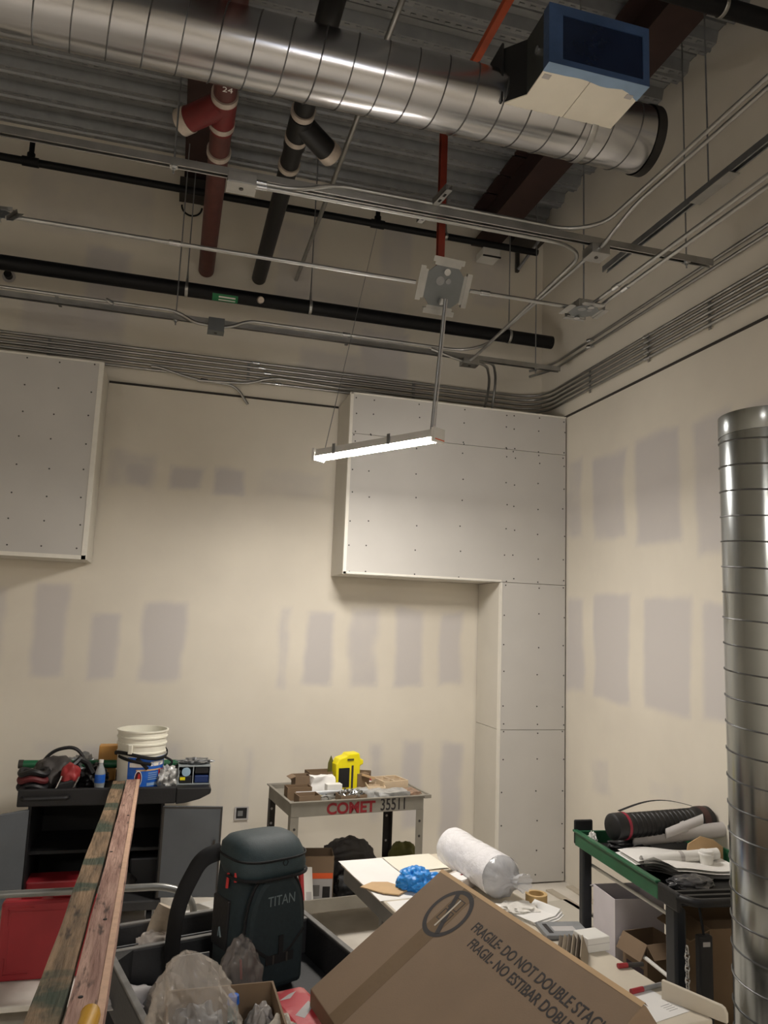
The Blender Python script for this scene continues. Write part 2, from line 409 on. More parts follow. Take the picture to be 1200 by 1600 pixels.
sheet(B, xc, xc+.015, YF+.015, YB-.013, 1.215+g, zb-g, sheetside)
sheet(B, xc, xc+.015, YF+.015, YB-.013, .012, 1.215, sheetside)
sheet(B, x0+.015, x1, YF+.015, YB-.013, zt-.015, zt-.001, sheetm)
MB().box(x0+.015, x1, YF+.015, YF+.02, .02, zb+.02).build('backing', darkline, B) if False else None
MB().box(x0-.004, x0+.022, YF-.004, YF+.0, zb-.004, zt).box(x0-.004, x0, YF, YF+.028, zb-.004, zt).build('corner_bead', bead, B)
MB().box(x0, xc+.005, YF-.004, YF, zb-.004, zb+.016).box(x0, xc, YF-.004, YF+.028, zb-.005, zb-.001).build('corner_bead', bead, B)
MB().box(xc-.004, xc+.014, YF-.004, YF, .012, zb).box(xc-.004, xc, YF, YF+.028, .012, zb-.004).build('corner_bead', bead, B)
MB().box(x0, x1, YF-.004, YF, zt-.012, zt+.002).build('top_bead', bead, B)
sp = []
for i, x in enumerate([1.36, 1.50, 1.905, 2.31, 2.72, 2.79, 3.03, 3.27]):
    zs = [zt-.03, zt-.16, zt-.325, zt-.36] + [zb+.02+k*.21 for k in range(1, 6)] + [zb+.02]
    sp += [(x+random.uniform(-.012, .012), YF-.0005, z+random.uniform(-.02, .02)) for z in zs if z < zt-.02]
for x in (2.72, 3.03, 3.27):
    sp += [(x+random.uniform(-.008, .008), YF-.0005, z+random.uniform(-.02, .02)) for z in (2.40, 2.16, 1.9, 1.68, 1.42, 1.245, 1.19, .97, .72, .48, .26, .06)]
screws(B, sp)
B2 = thing('drywall_bulkhead', 'unpainted drywall bulkhead box hung high at the left edge of the photo', 'bulkhead')
xe, xs = -.625, -3.2
sheet(B2, xs, xe, YF, YF+.015, zb, zt)
sheet(B2, xe-.015, xe, YF+.015, YB-.013, zb, zt, sheetside)
sheet(B2, xs, xe-.015, YF+.015, YB-.013, zb, zb+.015, sheetside)
sheet(B2, xs, xs+.015, YF+.015, YB-.013, zb+.015, zt, sheetside)
sheet(B2, xs+.015, xe-.015, YF+.015, YB-.013, zt-.015, zt-.001)
MB().box(xe-.03, xe+.004, YF-.004, YF, zb-.004, zt).box(xe, xe+.004, YF, YF+.03, zb-.004, zt).build('corner_bead', bead, B2)
MB().box(xs, xe, YF-.004, YF, zb-.004, zb+.025).build('corner_bead', bead, B2)
MB().box(xs, xe, YF-.003, YF, zt-.012, zt+.002).build('top_bead', bead, B2)
sp = []
for x in (-.69, -.93, -1.16, -1.45, -1.86):
    sp += [(x+random.uniform(-.012, .012), YF-.0005, zb+.06+k*.2+random.uniform(-.02, .02)) for k in range(8) if zb+.06+k*.2 < zt]
screws(B2, sp)
# wall outlet cut-out
T = thing('outlet_box', 'dark open outlet box in the back wall between two carts', 'outlet', (0, 0, 0))
p = at(377, 1270, y=YB)
MB().box(p.x-.055, p.x+.055, YB-.016, YB-.0121, p.z-.05, p.z+.05).build('box_rim', greyp, T)
MB().box(p.x-.042, p.x+.042, YB-.018, YB-.0125, p.z-.038, p.z+.042).build('opening', black, T)
MB().box(p.x-.03, p.x+.01, YB-.02, YB-.0181, p.z-.02, p.z+.02).build('device', dullm, T)

# ================================================================== OVERHEAD
# spiral duct
DY, DZ, DR, DX0, DX1 = 3.30, 4.69, .172, -4.6, 2.30
D = thing('spiral_duct', 'long round spiral steel duct running across under the roof deck', 'duct', (0, DY, DZ))
mb = MB().cyl((DX0, 0, 0), (DX1, 0, 0), DR, n=64, caps=True)
mb.build('duct_body', ductm, D, 30)
P_ = .152; N = int((DX1-DX0-.1)/P_*28)
mb = MB().tube([(DX1-.06-P_*i/28, (DR+.001)*math.cos(2*math.pi*i/28), (DR+.001)*math.sin(2*math.pi*i/28)) for i in range(N)], .0035, n=5)
mb.build('spiral_seam', seamm, D)
MB().lathe([(DR+.006, 0), (DR+.006, .05), (DR-.004, .05), (0, .05)], 64, Matrix.Translation((DX1-.045, 0, 0)) @ rot(0, math.pi/2)).build('end_cap', mat('end_cap_dark', (52, 50, 48), .5, .6, .1), D, 40)
for x in (-1.9, 1.9):
    MB().tube([(x, (DR+.004)*math.cos(a), (DR+.004)*math.sin(a)) for a in [2*math.pi*i/40 for i in range(41)]], (.018, .0015), n=6, flat=(1, 0, 0)).cyl((x, 0, DR), (x, 0, ZD-DZ), .004, n=6).build('hanger_strap', galv, D)
# boot tap / plenum with taped opening, standing out from the duct towards the room
zbt = 4.60; ztp = 4.90
pl = [at(862, 96, z=zbt), at(1012, 138, z=zbt), at(935, 222, z=zbt), at(770, 182, z=zbt), at(823, 149, z=zbt)]
bx0, bx1 = pl[4].x-.0, (pl[1].x+pl[2].x)/2
by0 = (pl[0].y+pl[1].y)/2
yk = pl[4].y; xk = pl[3].x; yend = DY-.02
K = thing('duct_boot', 'pale duct boot with blue film taped over its open end', 'duct boot', (0, 0, 0))
xm = at(905, 150, z=zbt).x
def slab(mb, poly, z0, z1):
    n = len(poly); return mb.add([(x, y, z0) for x, y in poly]+[(x, y, z1) for x, y in poly], [tuple(range(n)), tuple(range(2*n-1, n-1, -1))]+[(i, (i+1) % n, n+(i+1) % n, n+i) for i in range(n)])
slab(MB(), [(bx0, by0), (xm-.002, by0), (xm-.002, yend), (xk, yend), (xk, yk+.10), (bx0, yk)], zbt, zbt+.006).build('bottom_panel', plenum, K)
slab(MB(), [(xm+.002, by0), (bx1, by0), (bx1, yend), (xm+.002, yend)], zbt, zbt+.006).build('bottom_panel', plenum, K)
slab(MB(), [(bx0, by0), (bx1, by0), (bx1, yend), (xk, yend), (xk, yk+.10), (bx0, yk)], ztp-.006, ztp).build('top_panel', plenumb, K)
def vwall(mb, a, b, z0, z1, t=.006):
    a, b = Vector((a[0], a[1], 0)), Vector((b[0], b[1], 0)); d = (b-a).normalized(); nn = Vector((-d.y, d.x, 0))*t
    return slab(mb, [(a.x, a.y), (b.x, b.y), (b.x+nn.x, b.y+nn.y), (a.x+nn.x, a.y+nn.y)], z0, z1)
vwall(MB(), (bx0, yk), (bx0, by0), zbt+.006, ztp-.006).build('side_panel', mat('boot_side_grey', (70, 72, 70), .5, .5, .15), K)
vwall(MB(), (xk, yk+.10), (bx0, yk), zbt+.006, ztp-.006).build('angled_panel', plenumb, K)
vwall(MB(), (xk, yend), (xk, yk+.10), zbt+.006, ztp-.006).build('flange_panel', plenumb, K)
vwall(MB(), (bx1, by0), (bx1, yend), zbt+.006, ztp-.006).build('side_panel', galv, K)
MB().box(xk-.01, xk, yk+.07, yend, zbt-.004, ztp+.01).build('mounting_flange', plenumb, K)
MB().box(bx0+.006, bx1-.006, by0+.004, by0+.008, zbt+.006, ztp-.006).build('blue_film', bluedark, K)
fw = .045
MB().box(bx0-.004, bx1+.004, by0-.004, by0+.002, ztp-fw, ztp+.004).box(bx0-.004, bx1+.004, by0-.004, by0+.002, zbt+.002, zbt+.03).box(bx0-.004, bx0+fw+.02, by0-.0045, by0+.002, zbt, ztp).box(bx1-.03, bx1+.004, by0-.0045, by0+.002, zbt, ztp).build('blue_tape_frame', bluep, K)
mb = MB(); NN = 14
pts = [(bx0-.004+(bx1-bx0+.008)*i/NN) for i in range(NN+1)]
mb.add([(x, by0-.004, zbt-.001) for x in pts]+[(x, by0+.055+.02*noise.noise(Vector((x*7, 2, 0)))+(.05 if i > 11 else 0)*(i-11)/3, zbt-.001) for i, x in enumerate(pts)]
       + [(x, by0-.004, zbt-.0004) for x in pts], [(i, i+1, NN+2+i, NN+1+i) for i in range(NN)]+[(i, 2*NN+2+i, 2*NN+3+i, i+1) for i in range(NN)])
mb.build('tape_return', bluelight, K)
MB().box(bx0-.005, bx0-.0005, by0-.004, by0+.05, zbt, ztp).build('tape_return', bluep, K)
for (x, y) in ((bx0+.03, by0+.085), (bx1-.05, by0+.085)):
    MB().box(x-.018, x+.018, y-.014, y+.014, zbt-.003, zbt).build('corner_tab', greyp, K)
MB().cyl((bx0-.008, (yk+by0)/2, (zbt+ztp)/2), (bx0, (yk+by0)/2, (zbt+ztp)/2), .02, n=12).build('latch', chrome, K)

# cast-iron drain pipes with wye fittings running to the back wall
def drain(name, label, xp, zp, r, m, hubm, wy, sgn, bands, ynear, yfar):
    T = thing(name, label, 'pipe', (xp, 0, zp))
    MB().cyl((0, ynear, 0), (0, yfar, 0), r, n=28).build('pipe_run', m, T, 40)
    mb = MB().cyl((0, wy-.14, 0), (0, wy+.16, 0), r*1.13, n=28)
    br = Vector((sgn*.72, .62, -.12)).normalized()
    b0 = Vector((0, wy-.07, 0)); b1 = b0+br*.30
    mb.cyl(b0, b1, r*1.13, n=28); mb.build('wye_fitting', hubm, T, 40)
    MB().cyl(b1-br*.05, b1+br*.015, r*1.2, n=28).build('coupling_band', bandm, T, 40)
    MB().cyl(b1+br*.0155, b1+br*.017, r*.95, n=28).build('open_end', m, T)
    for yb in bands: MB().cyl((0, yb-.022, 0), (0, yb+.022, 0), r*1.17, n=28).build('coupling_band', bandm, T, 40)
    return T
zp = 5.02
xr = at(322, 425, y=YB).x; xb = at(404, 440, y=YB).x
wr = at(345, 185, z=zp-.05).y; wb = at(470, 215, z=zp-.05).y
bandr = [at(352, 164, z=zp-.06).y, at(346, 206, z=zp-.06).y, at(341, 250, z=zp-.06).y]
bandb = [at(480, 190, z=zp-.06).y, at(465, 228, z=zp-.06).y, at(455, 271, z=zp-.06).y]
T = drain('drain_pipe', 'red-brown cast iron drain pipe with bright red wye fitting', xr, zp, .066, ironred, hubred, wr, -1, bandr, -1.0, YB-.014)
text_part('pipe_marking', '24', .06, white, T, basis((-.02, at(352, 142, z=zp-.06).y, -.0672), (1, 0, 0), (0, -1, 0)), .0003)
T = drain('drain_pipe', 'black cast iron drain pipe with black wye fitting', xb, zp, .062, ironblack, ironblack, wb, 1, bandb, -1.0, YB-.014)
# grey conduit along the deck to the back wall
xg = at(463, 425, y=YB).x
MBc = MB().cyl((0, -1, 0), (0, YB-.014, 0), .0165, n=14)
o = tag(setloc(MBc.build('conduit', galv, None, 40), (xg, 0, 5.06)), 'single grey conduit running towards the back wall right of the black drain pipe', 'conduit')
# black pipes along the back wall
def hpipe(name, label, y, z, x0, x1, r, rods, m=blackpipe):
    T = thing(name, label, 'pipe', (0, y, z))
    MB().cyl((x0, 0, 0), (x1, 0, 0), r, n=24).build('pipe_run', m, T, 40)
    for x in rods:
        MB().tube([(x, (r+.004)*math.cos(a), (r+.004)*math.sin(a)) for a in [2*math.pi*i/24 for i in range(25)]], (.012, .002), n=6, flat=(1, 0, 0)).cyl((x, 0, r), (x, 0, r+.09), .012, .006, n=8).build('clevis_hanger', galv, T)
        MB().cyl((x, 0, r+.05), (x, 0, ZD-z-.0), .005, n=6).build('threaded_rod', dullm, T)
    return T
Pb = hpipe('water_main', 'thick black pipe with green sticker hung along the back wall', 6.0, 4.63, -4.5, 3.16, .058, [at(x, 470, y=6.0).x for x in (290, 485)]+[at(795, 520, y=6.0).x])
a, b = at(332, 462, y=5.94).x, at(372, 468, y=5.94).x
mb = MB(); n = 8
angs = [math.radians(200+i*70/n) for i in range(n+1)]
mb.add([(x, .0592*math.cos(t), .0592*math.sin(t)) for x in (a, b) for t in angs], [(i, i+1, n+2+i, n+1+i) for i in range(n)])
mb.build('green_sticker', greenlab, Pb)
for k in range(2):
    th = math.radians(222+k*26)
    MB().box(a+.05, b-.02, -.006, .006, 0, .0008, Matrix.Translation((0, .0598*math.cos(th), .0598*math.sin(th))) @ rot(th-math.pi/2)).build('sticker_lettering', white, Pb)
x = at(407, 472, y=5.94).x
MB().cyl((x, -.05, -.02), (x, -.10, -.04), .03, .024, n=14).build('outlet_plug', bandm, Pb, 40)
Pt = hpipe('sprinkler_pipe', 'thin black sprinkler pipe high along the back wall', 6.1, 5.53, -4.5, 3.06, .03, [at(x, 250, y=6.1).x for x in (700,)])
for px, py in ((48, 250), (590, 350)):
    x = at(px, py, y=6.1).x
    t = MB().cyl((x-.06, 0, 0), (x+.06, 0, 0), .038, n=18).build('tee_fitting', blackpipe, Pt, 40)
    MB().cyl((x, 0, .03), (x, 0, .25), .02, n=12).cyl((x, 0, .02), (x, 0, .07), .03, n=14).build('riser', blackpipe, t, 40)
# black pipe crossing at the top right
p0, p1 = at(1090, 0, z=5.55), at(1215, 36, z=5.55)
yx = (p0.y+p1.y)/2
T = thing('sprinkler_pipe', 'short stretch of black pipe crossing the top right corner by the beam', 'pipe', (0, yx, 5.55))
MB().cyl((1.9, 0, 0), (XR-.015, 0, 0), .05, n=24).build('pipe_run', blackpipe, T, 40)
x = at(1130, 10, z=5.55).x
MB().tube([(x, .054*math.cos(a), .054*math.sin(a)) for a in [2*math.pi*i/24 for i in range(25)]], (.012, .002), n=6, flat=(1, 0, 0)).cyl((x, 0, .05), (x, 0, .13), .005, n=6).build('clevis_hanger', galv, T)

# strut channels
def channel(mb, x0, x1, s=.0205, t=.0026):
    """C channel along x, open side down"""
    mb.box(x0, x1, -s, s, s-t, s).box(x0, x1, -s, -s+t, -s, s-t).box(x0, x1, s-t, s, -s, s-t)
    mb.box(x0, x1, -s+t, -s+.009, -s, -s+t).box(x0, x1, s-.009, s-t, -s, -s+t); return mb
def strut(label, y, z, x0, x1, rods):
    T = thing('strut_channel', label, 'strut', (0, y, z))
    channel(MB(), x0, x1).build('channel', galv, T)
    for x in rods:
        MB().cyl((x, 0, -.06), (x, 0, ZD-z), .005, n=6).build('threaded_rod', dullm, T)
        MB().box(x-.02, x+.02, -.02, .02, -.026, -.0206).cyl((x, 0, -.04), (x, 0, -.026), .011, n=6).build('washer_nut', chrome, T)
    return T
AY, AZ = 3.87, 4.40
BY, BZ = 5.78, 4.30
SA = strut('steel strut channel carrying two conduits below the spiral duct', AY, AZ, -3.5, 3.16, [at(272, 262, z=AZ).x, at(1085, 396, z=AZ).x])
SB = strut('lower steel strut channel near the back wall with one wavy conduit', BY, BZ, -3.5, 3.12, [at(275, 485, z=BZ).x, at(848, 565, z=BZ).x, -2.4])
for x in (at(684, 320, z=AZ).x,):
    mb = MB()
    mb.box(-.02, .02, -.20, -.02, -.006, -.003).box(-.02, -.017, -.2, -.02, -.006, .03).box(.017, .02, -.2, -.02, -.006, .03)
    mb.box(-.02, .02, .02, .19, -.006, -.003).box(-.02, -.017, .02, .19, -.006, .03).box(.017, .02, .02, .19, -.006, .03)
    o = mb.build('cross_strut', galv, SA); o.location = (x, 0, .03); o.rotation_euler = (0, 0, .12)
    for yy_ in (-.14, -.08, .08, .14):
        o2 = MB().box(-.007, .007, yy_-.014, yy_+.014, -.0075, -.0055).build('slot', blackdeep, o)
for px in (107, 556):
    x = at(px, 520, z=BZ).x
    MB().box(x-.012, x+.012, -.03, .17, .022, .026).box(x-.012, x-.009, -.03, .17, .022, .05).build('clamp_angle', galv, SB)
# dark strut along the right wall
T = thing('strut_channel', 'dark strut channel hung parallel to the right wall', 'strut', (2.69, 0, 4.5))
channel(MB(), -.5, 4.35).build('channel', dullm, T).rotation_euler = (0, 0, math.pi/2)
MB().box(-.035, .035, 3.1, 3.42, -.03, -.024).build('splice_plate', galv, T)
for y in (1.2, 3.3): MB().cyl((0, y, .02), (0, y, ZD-4.5), .005, n=6).build('threaded_rod', dullm, T)
# boxes
def jbox(label, loc, s=(.1, .1, .055), rz=0, m=galv, plate=False):
    T = thing('junction_box', label, 'junction box', loc, rz)
    MB().box(-s[0]/2, s[0]/2, -s[1]/2, s[1]/2, 0, s[2]).build('box_body', m, T, None, .003)
    MB().box(-s[0]/2-.002, s[0]/2+.002, -s[1]/2-.002, s[1]/2+.002, -.004, 0).build('cover', m, T)
    MB().cyl((0, 0, -.008), (0, 0, -.004), .012, n=10).build('knockout', legdark, T)
    return T
c_a0 = at(375, 292, z=AZ); c_a = at(922, 394, z=AZ-.02); c_b = at(337, 508, z=BZ); c_b2 = at(728, 562, z=BZ)
jbox('steel junction box on the upper strut where two conduits start', (c_a0.x, AY-.02, AZ-.085), (.15, .11, .06))
jbox('steel junction box under the upper strut near the right wall', (c_a.x, AY+.02, AZ-.085), (.12, .12, .06))
jbox('grey junction box hanging from the lower strut below the green sticker', (c_b.x, BY-.06, BZ-.10), (.12, .10, .10), m=mat('dark_galv', (112, 116, 118), .5, .6, .1))
jbox('flat junction box on the lower strut below the pendant hanger plate', (c_b2.x, BY-.02, BZ-.075), (.14, .10, .05))
# conduits
CN = 0
def conduit(label, pts, r=.0118, rad=.12, couple=(), group=None):
    T = thing('conduit', label, 'conduit', tuple(Vector(pts[0])), 0, group)
    o = Vector(pts[0]); pts = [Vector(p)-o for p in pts]; f = fillet(pts, rad)
    MB().tube(f, r, n=10).build('conduit_run', galv, T, 40)
    for c in couple:
        c = Vector(c)-o; i = min(range(len(pts)-1), key=lambda k: ((pts[k]+pts[k+1])/2-c).length)
        d = (pts[i+1]-pts[i]).normalized()
        MB().cyl(c-d*.03, c+d*.03, r*1.35, n=10).build('coupling', chrome, T, 40)
    return T
XW = 3.26; YW = 6.42
names5 = ['topmost', 'second from top', 'middle', 'second from bottom', 'lowest']
for i in range(5):
    z = 4.235-i*.042; q = .008*i
    conduit(names5[i]+' of the five conduits strapped along the back and right walls', [(-3.4, YW, z), (XW-.0, YW, z), (XW, 1.0, z)], .0118, .30, [(.56+.05*i, YW, z), (XW, 4.7, z)])
for k, z in enumerate((4.49, 4.435)):
    conduit(('upper' if k == 0 else 'lower')+' of two conduits along the right wall above the strapped five', [(3.12, 6.36, z-.02), (XW, 6.15, z), (XW, .8, z)], .0118, .2, [(XW, 5.5, z)])
for y in (5.55, 4.72, 4.05, 2.9):
    tag(MB().box(XR-.02, XR-.0125, y-.012, y+.012, 4.045, 4.252).build('strap_rail', galv), {5.55: 'short strap rail under the right wall conduits nearest the corner', 4.72: 'strap rail under the right wall conduits above the tall upright duct', 4.05: 'strap rail under the right wall conduits near the right edge', 2.9: 'strap rail under the right wall conduits closest to the camera'}[y], 'strap')
for x in (.5, -1.1, 2.0):
    tag(MB().box(x-.012, x+.012, YB-.026, YB-.0125, 4.045, 4.252).build('strap_rail', galv), {.5: 'strap rail behind the back wall conduits left of the pendant lamp', -1.1: 'strap rail behind the back wall conduits above the left bulkhead', 2.0: 'strap rail behind the back wall conduits above the corner bulkhead'}[x], 'strap')
c0 = at(300, 592, y=6.39); c1 = at(365, 601, y=6.39); c2 = at(387, 630, y=6.39); cs = at(250, 574, y=6.39)
conduit('short conduit leaving the back wall bundle and bending down beside the left bulkhead', [(-.3, 6.39, cs.z+.0), (cs.x, 6.39, cs.z), (c0.x, 6.39, c0.z), (c1.x+.02, 6.39, c1.z-.005), (c2.x, 6.39, c2.z-.01)], .0118, .16, [(c0.x+.1, 6.39, c0.z-.0)])
cc = [at(388, 598, y=6.385), at(425, 590, y=6.385), at(600, 612, y=6.385)]
conduit('conduit stub rising into the back wall bundle left of the lamp wire', [(c1.x-.3, 6.385, cc[0].z-.03), (cc[0].x, 6.385, cc[0].z-.01), (cc[1].x, 6.385, cc[1].z), (2.5, 6.385, 4.045)], .0118, .1)
# upper strut conduits
zt1, zt2 = AZ+.034, AZ-.05
conduit('upper conduit on the upper strut curving forward along the right wall', [(c_a0.x+.08, AY-.05, AZ-.055), (c_a0.x+.30, AY-.05, AZ-.055), (c_a0.x+.50, AY-.02, zt1), (2.14, AY-.02, zt1), (2.30, AY-.16, zt1), (2.29, .6, zt1)], .0118, .16, [(c_a0.x+.1, AY-.05, AZ-.055)])
conduit('conduit rising from the strut junction box and running forward beside its twin', [(c_a.x, AY-.04, AZ-.05), (c_a.x, AY-.16, AZ-.02), (2.345, AY-.40, zt1), (2.345, .6, zt1)], .0118, .1)
conduit('lower conduit on the upper strut turning towards the back wall', [(c_a0.x+.08, AY-.045, AZ-.075), (2.10, AY-.045, AZ-.075), (2.29, AY+.10, AZ-.05), (2.29, BY-.2, BZ-.02), (2.26, BY-.06, BZ-.05)], .0118, .15, [(c_a0.x+.1, AY-.045, AZ-.075)])
conduit('conduit from the strut junction box joining the lower strut', [(c_a.x-.02, AY+.08, AZ-.06), (c_a.x-.03, AY+.14, AZ-.07), (2.33, AY+.24, AZ-.06), (2.33, BY-.25, BZ+.03), (2.20, BY-.04, BZ+.035), (.42, BY-.04, BZ+.035), (.30, BY-.05, BZ-.03), (c_b.x+.06, BY-.06, BZ-.05)], .0118, .14, [(1.2, BY-.04, BZ+.035)])
conduit('wavy conduit on the lower strut running off the left edge', [(c_b.x-.06, BY-.06, BZ-.05), (.02, BY-.06, BZ-.045), (-.12, BY-.04, BZ+.035), (-3.4, BY-.04, BZ+.035)], .0118, .14, [(-.6, BY-.04, BZ+.035)])
conduit('bent conduit dropping from the flat box behind the corner bulkhead, outer one', [(c_b2.x+.07, BY-.02, BZ-.03), (2.52, BY+.05, BZ-.0), (2.68, BY+.35, BZ-.04), (2.70, YF+.32, 3.96)], .0118, .16)
conduit('bent conduit dropping from the flat box behind the corner bulkhead, inner one', [(c_b2.x+.07, BY-.04, BZ-.05), (2.45, BY+.02, BZ-.05), (2.60, BY+.30, BZ-.09), (2.62, YF+.32, 3.96)], .0118, .16)
conduit('thin conduit from the lower strut to the flat junction box', [(c_b2.x-.35, BY-.05, BZ+.01), (c_b2.x-.2, BY-.05, BZ-.03), (c_b2.x-.07, BY-.03, BZ-.05)], .0118, .08)
# pendant hanger plates on the single conduit
def batwing(label, loc, M, s=.115):
    T = thing('hanger_plate', label, 'hanger', M=Matrix.Translation(loc) @ M)
    c = .045
    poly = [(-s, -s+c), (-s+c, -s), (s-c, -s), (s, -s+c), (s, s-c), (s-c, s), (-s+c, s), (-s, s-c)]
    dk = mat('hanger_dark_steel', (120, 124, 126), .45, .6, .1)
    slab(MB(), poly, 0, .004).build('plate', dk, T)
    for k in range(4):
        Mk = rot(0, 0, k*math.pi/2)
        MB().box(s, s+.018, -s*.72, s*.72, 0, .003, Mk).box(s+.018, s+.021, -s*.86, s*.86, -.004, .02, Mk).box(s+.021, s+.05, -s*.86, s*.86, -.004, -.001, Mk).build('wing', galv, T)
    for y in (-.085, .085): MB().cyl((0, y, -.012), (0, y, .0), .02, .016, n=14).build('connector', chrome, T, 40)
    MB().cyl((.02, -.035, -.006), (.02, -.035, .0), .016, n=12).cyl((-.03, -.03, -.002), (-.03, -.03, 0), .026, n=14).build('knockout', dullm, T)
    return T
HY, HZ = 4.05, 4.03
HX = at(692, 450, y=HY); HC = (HX.x, HY, HX.z)
batwing('square steel hanger plate above the pendant lamp, under the red strut', (HX.x, HY-.015, HX.z), rot(math.radians(-60), 0, math.radians(4)))
HJ = at(918, 480, z=HZ)
batwing('steel hanger plate with box near the right wall, single conduit entering it', (HJ.x, HY-.02, HZ-.01), rot(0, 0, 0), .085)
jbox('junction box on the hanger plate near the right wall', (HJ.x-.01, HY-.02, HZ), (.10, .10, .05))
HL = at(5, 325, y=HY-.02)
batwing('steel hanger plate cut off by the left edge of the photo', (HL.x-.07, HY-.02, HZ), rot(math.radians(40), 0, math.radians(-8)), .10)
jbox('junction box on the hanger plate at the left edge', (HL.x-.07, HY, HZ+.005), (.10, .10, .05))
for lab, a, b in (('conduit from the left edge to the pendant hanger plate', HL.x-.02, HX.x-.17), ('conduit from the pendant hanger plate to the right hand box', HX.x+.17, HJ.x-.06)):
    conduit(lab, [(a, HY, HZ+.015), (b, HY, HZ+.015)], .0118, .1, [((a+b)/2 - .25, HY, HZ+.015)])
for lab, dx in (('left of two conduits running forward from the right hand box', .02), ('right of two conduits running forward from the right hand box', .08)):
    conduit(lab, [(HJ.x+dx, HY-.07, HZ+.015), (HJ.x+dx, .8, HZ+.015)], .0118, .1, [(HJ.x+dx, 3.7, HZ+.015)])
tag(MB().cyl((HJ.x, HY-.02, HZ+.05), (HJ.x, HY-.02, ZD), .005, n=6).build('threaded_rod', dullm), 'threaded rod holding the hanger plate near the right wall', 'rod')
# red strut over the pendant
T = thing('painted_strut', 'red-orange painted strut dropping to the pendant hanger plate', 'strut', (HX.x-.012, HY+.03, HX.z+.12))
o = channel(MB(), 0, 1.06).build('drop_channel', mat('red_strut', (128, 44, 28), .6, 0, .15), T); o.rotation_euler = (0, -math.pi/2, math.pi)
MB().box(.01, .05, -4.2, .02, 1.06, 1.10).box(-.02, .01, -.02, .02, 1.055, 1.075).build('overhead_bar', orangep, T)

# ---------------------------------------------------------------- pendant lamp
LZ0 = 3.12
LA, LB = at(497, 720, z=LZ0), at(684, 690, z=LZ0)
LA = Vector((LA.x, LA.y, LZ0)); LB = Vector((LB.x, LB.y, LZ0))
LL = (LB-LA).length; LZ = math.atan2((LB-LA).y, (LB-LA).x)
def lamp(label, loc, rz, stem=None, wire=None, lm=None):
    T = thing('pendant_lamp', label, 'lamp', loc, rz)
    h = LL/2; w = .044
    MB().prism([(-.044, .022), (.044, .022), (.032, .072), (-.032, .072)], -h+.012, h-.012, rot(0, 0, -math.pi/2)).build('housing', white, T)
    MB().prism([(-w+.006, .006), (w-.006, .006), (w, .012), (w, .021), (-w, .021), (-w, .012)], -h+.014, h-.014, rot(0, 0, -math.pi/2)).build('lens', lm or lens, T)
    for s in (-1, 1):
        c = MB().box(s*h-.014, s*h+.014, -w-.006, w+.006, -.006, .08).build('end_cap', white, T, None, .004)
        MB().box(s*h+.0142*s, s*h+.0155*s, -w, w, .006, .012).build('end_gasket', orange, c)
    for x in (-h*.62, h*.32):
        MB().box(x-.012, x+.012, -.05, .05, .018, .026).box(x-.012, x+.012, -.05, -.046, .018, .085).box(x-.012, x+.012, .046, .05, .018, .085).build('bracket', dullm, T)
    Mi = (Matrix.Translation(loc) @ rot(0, 0, rz)).inverted()
    if stem: MB().cyl(Mi @ Vector(stem[0]), Mi @ Vector(stem[1]), .009, n=10).build('stem', dullm, T, 40); MB().cyl(Mi @ (Vector(stem[0])+Vector((.02, 0, 0))), Mi @ (Vector(stem[1])+Vector((.012, 0, 0))), .004, n=6).build('power_cord', greyp, T)
    if wire: MB().cyl(Mi @ Vector(wire[0]), Mi @ Vector(wire[1]), .0025, n=5).build('support_wire', dullm, T)
    return T
mid = (LA+LB)/2
dr = (LB-LA).normalized()
lamp('lit linear LED lamp hanging from the hanger plate in front of the bulkhead', tuple(mid), LZ, (LB-dr*.05+Vector((0, 0, .07)), (HX.x+.002, HY-.04, HX.z-.085)), (LA+dr*.06+Vector((0, 0, .07)), at(597, 322, z=ZD)))
for lab, loc in (('added unseen LED fill lamp behind the camera on the left', (-2.6, -1.2, 3.3)), ('added unseen LED fill lamp behind the camera on the right', (1.4, -1.9, 3.3))):
    lamp(lab, loc, 0, (Vector(loc)+Vector((.45, 0, .07)), Vector(loc)+Vector((.45, 0, ZD-3.3))), (Vector(loc)+Vector((-.45, 0, .07)), Vector(loc)+Vector((-.45, 0, ZD-3.3))))  # unseen lamps added behind the camera as weak fill light

loc = (.9, -.5, 3.95)
lamp('added unseen cool white fill lamp behind the camera near the room centre', loc, 0, (Vector(loc)+Vector((.45, 0, .07)), Vector(loc)+Vector((.45, 0, ZD-3.95))), (Vector(loc)+Vector((-.45, 0, .07)), Vector(loc)+Vector((-.45, 0, ZD-3.95))), mat('cool_fill_lens', (226, 236, 255), .5, emit=LAMP_STRENGTH*.30))  # unseen cool lamp added for front fill and the duct's bluish highlight
# small things on the upper walls
T = thing('wall_sounder', 'small white box fixed high on the back wall under the sprinkler pipe', 'wall unit', (0, 0, 0))
p = at(764, 402, y=YB-.1)
MB().box(p.x-.10, p.x+.08, YB-.20, YB-.014, p.z-.035, p.z+.05).build('housing', white, T, None, .012)
MB().box(p.x-.10, p.x+.08, YB-.204, YB-.19, p.z-.045, p.z-.034).build('dark_lip', black, T)
T = thing('wall_bracket', 'dark steel bracket with small equipment high by the beam end', 'bracket')
p = at(812, 400, y=YB-.05)
MB().box(p.x-.03, p.x, YB-.05, YB-.014, p.z-.16, p.z+.05).build('wall_plate', legdark, T)
MB().tube([(p.x-.015, YB-.05, p.z-.14), (p.x+.09, YB-.28, p.z+.06)], .015, n=8).build('brace', dullm, T)
MB().box(p.x-.14, p.x+.16, YB-.30, YB-.10, p.z+.06, p.z+.24).build('equipment_box', legdark, T, None, .01)
MB().box(p.x-.05, p.x+.03, YB-.31, YB-.30, p.z+.10, p.z+.15).build('face_plate', bandm, T)
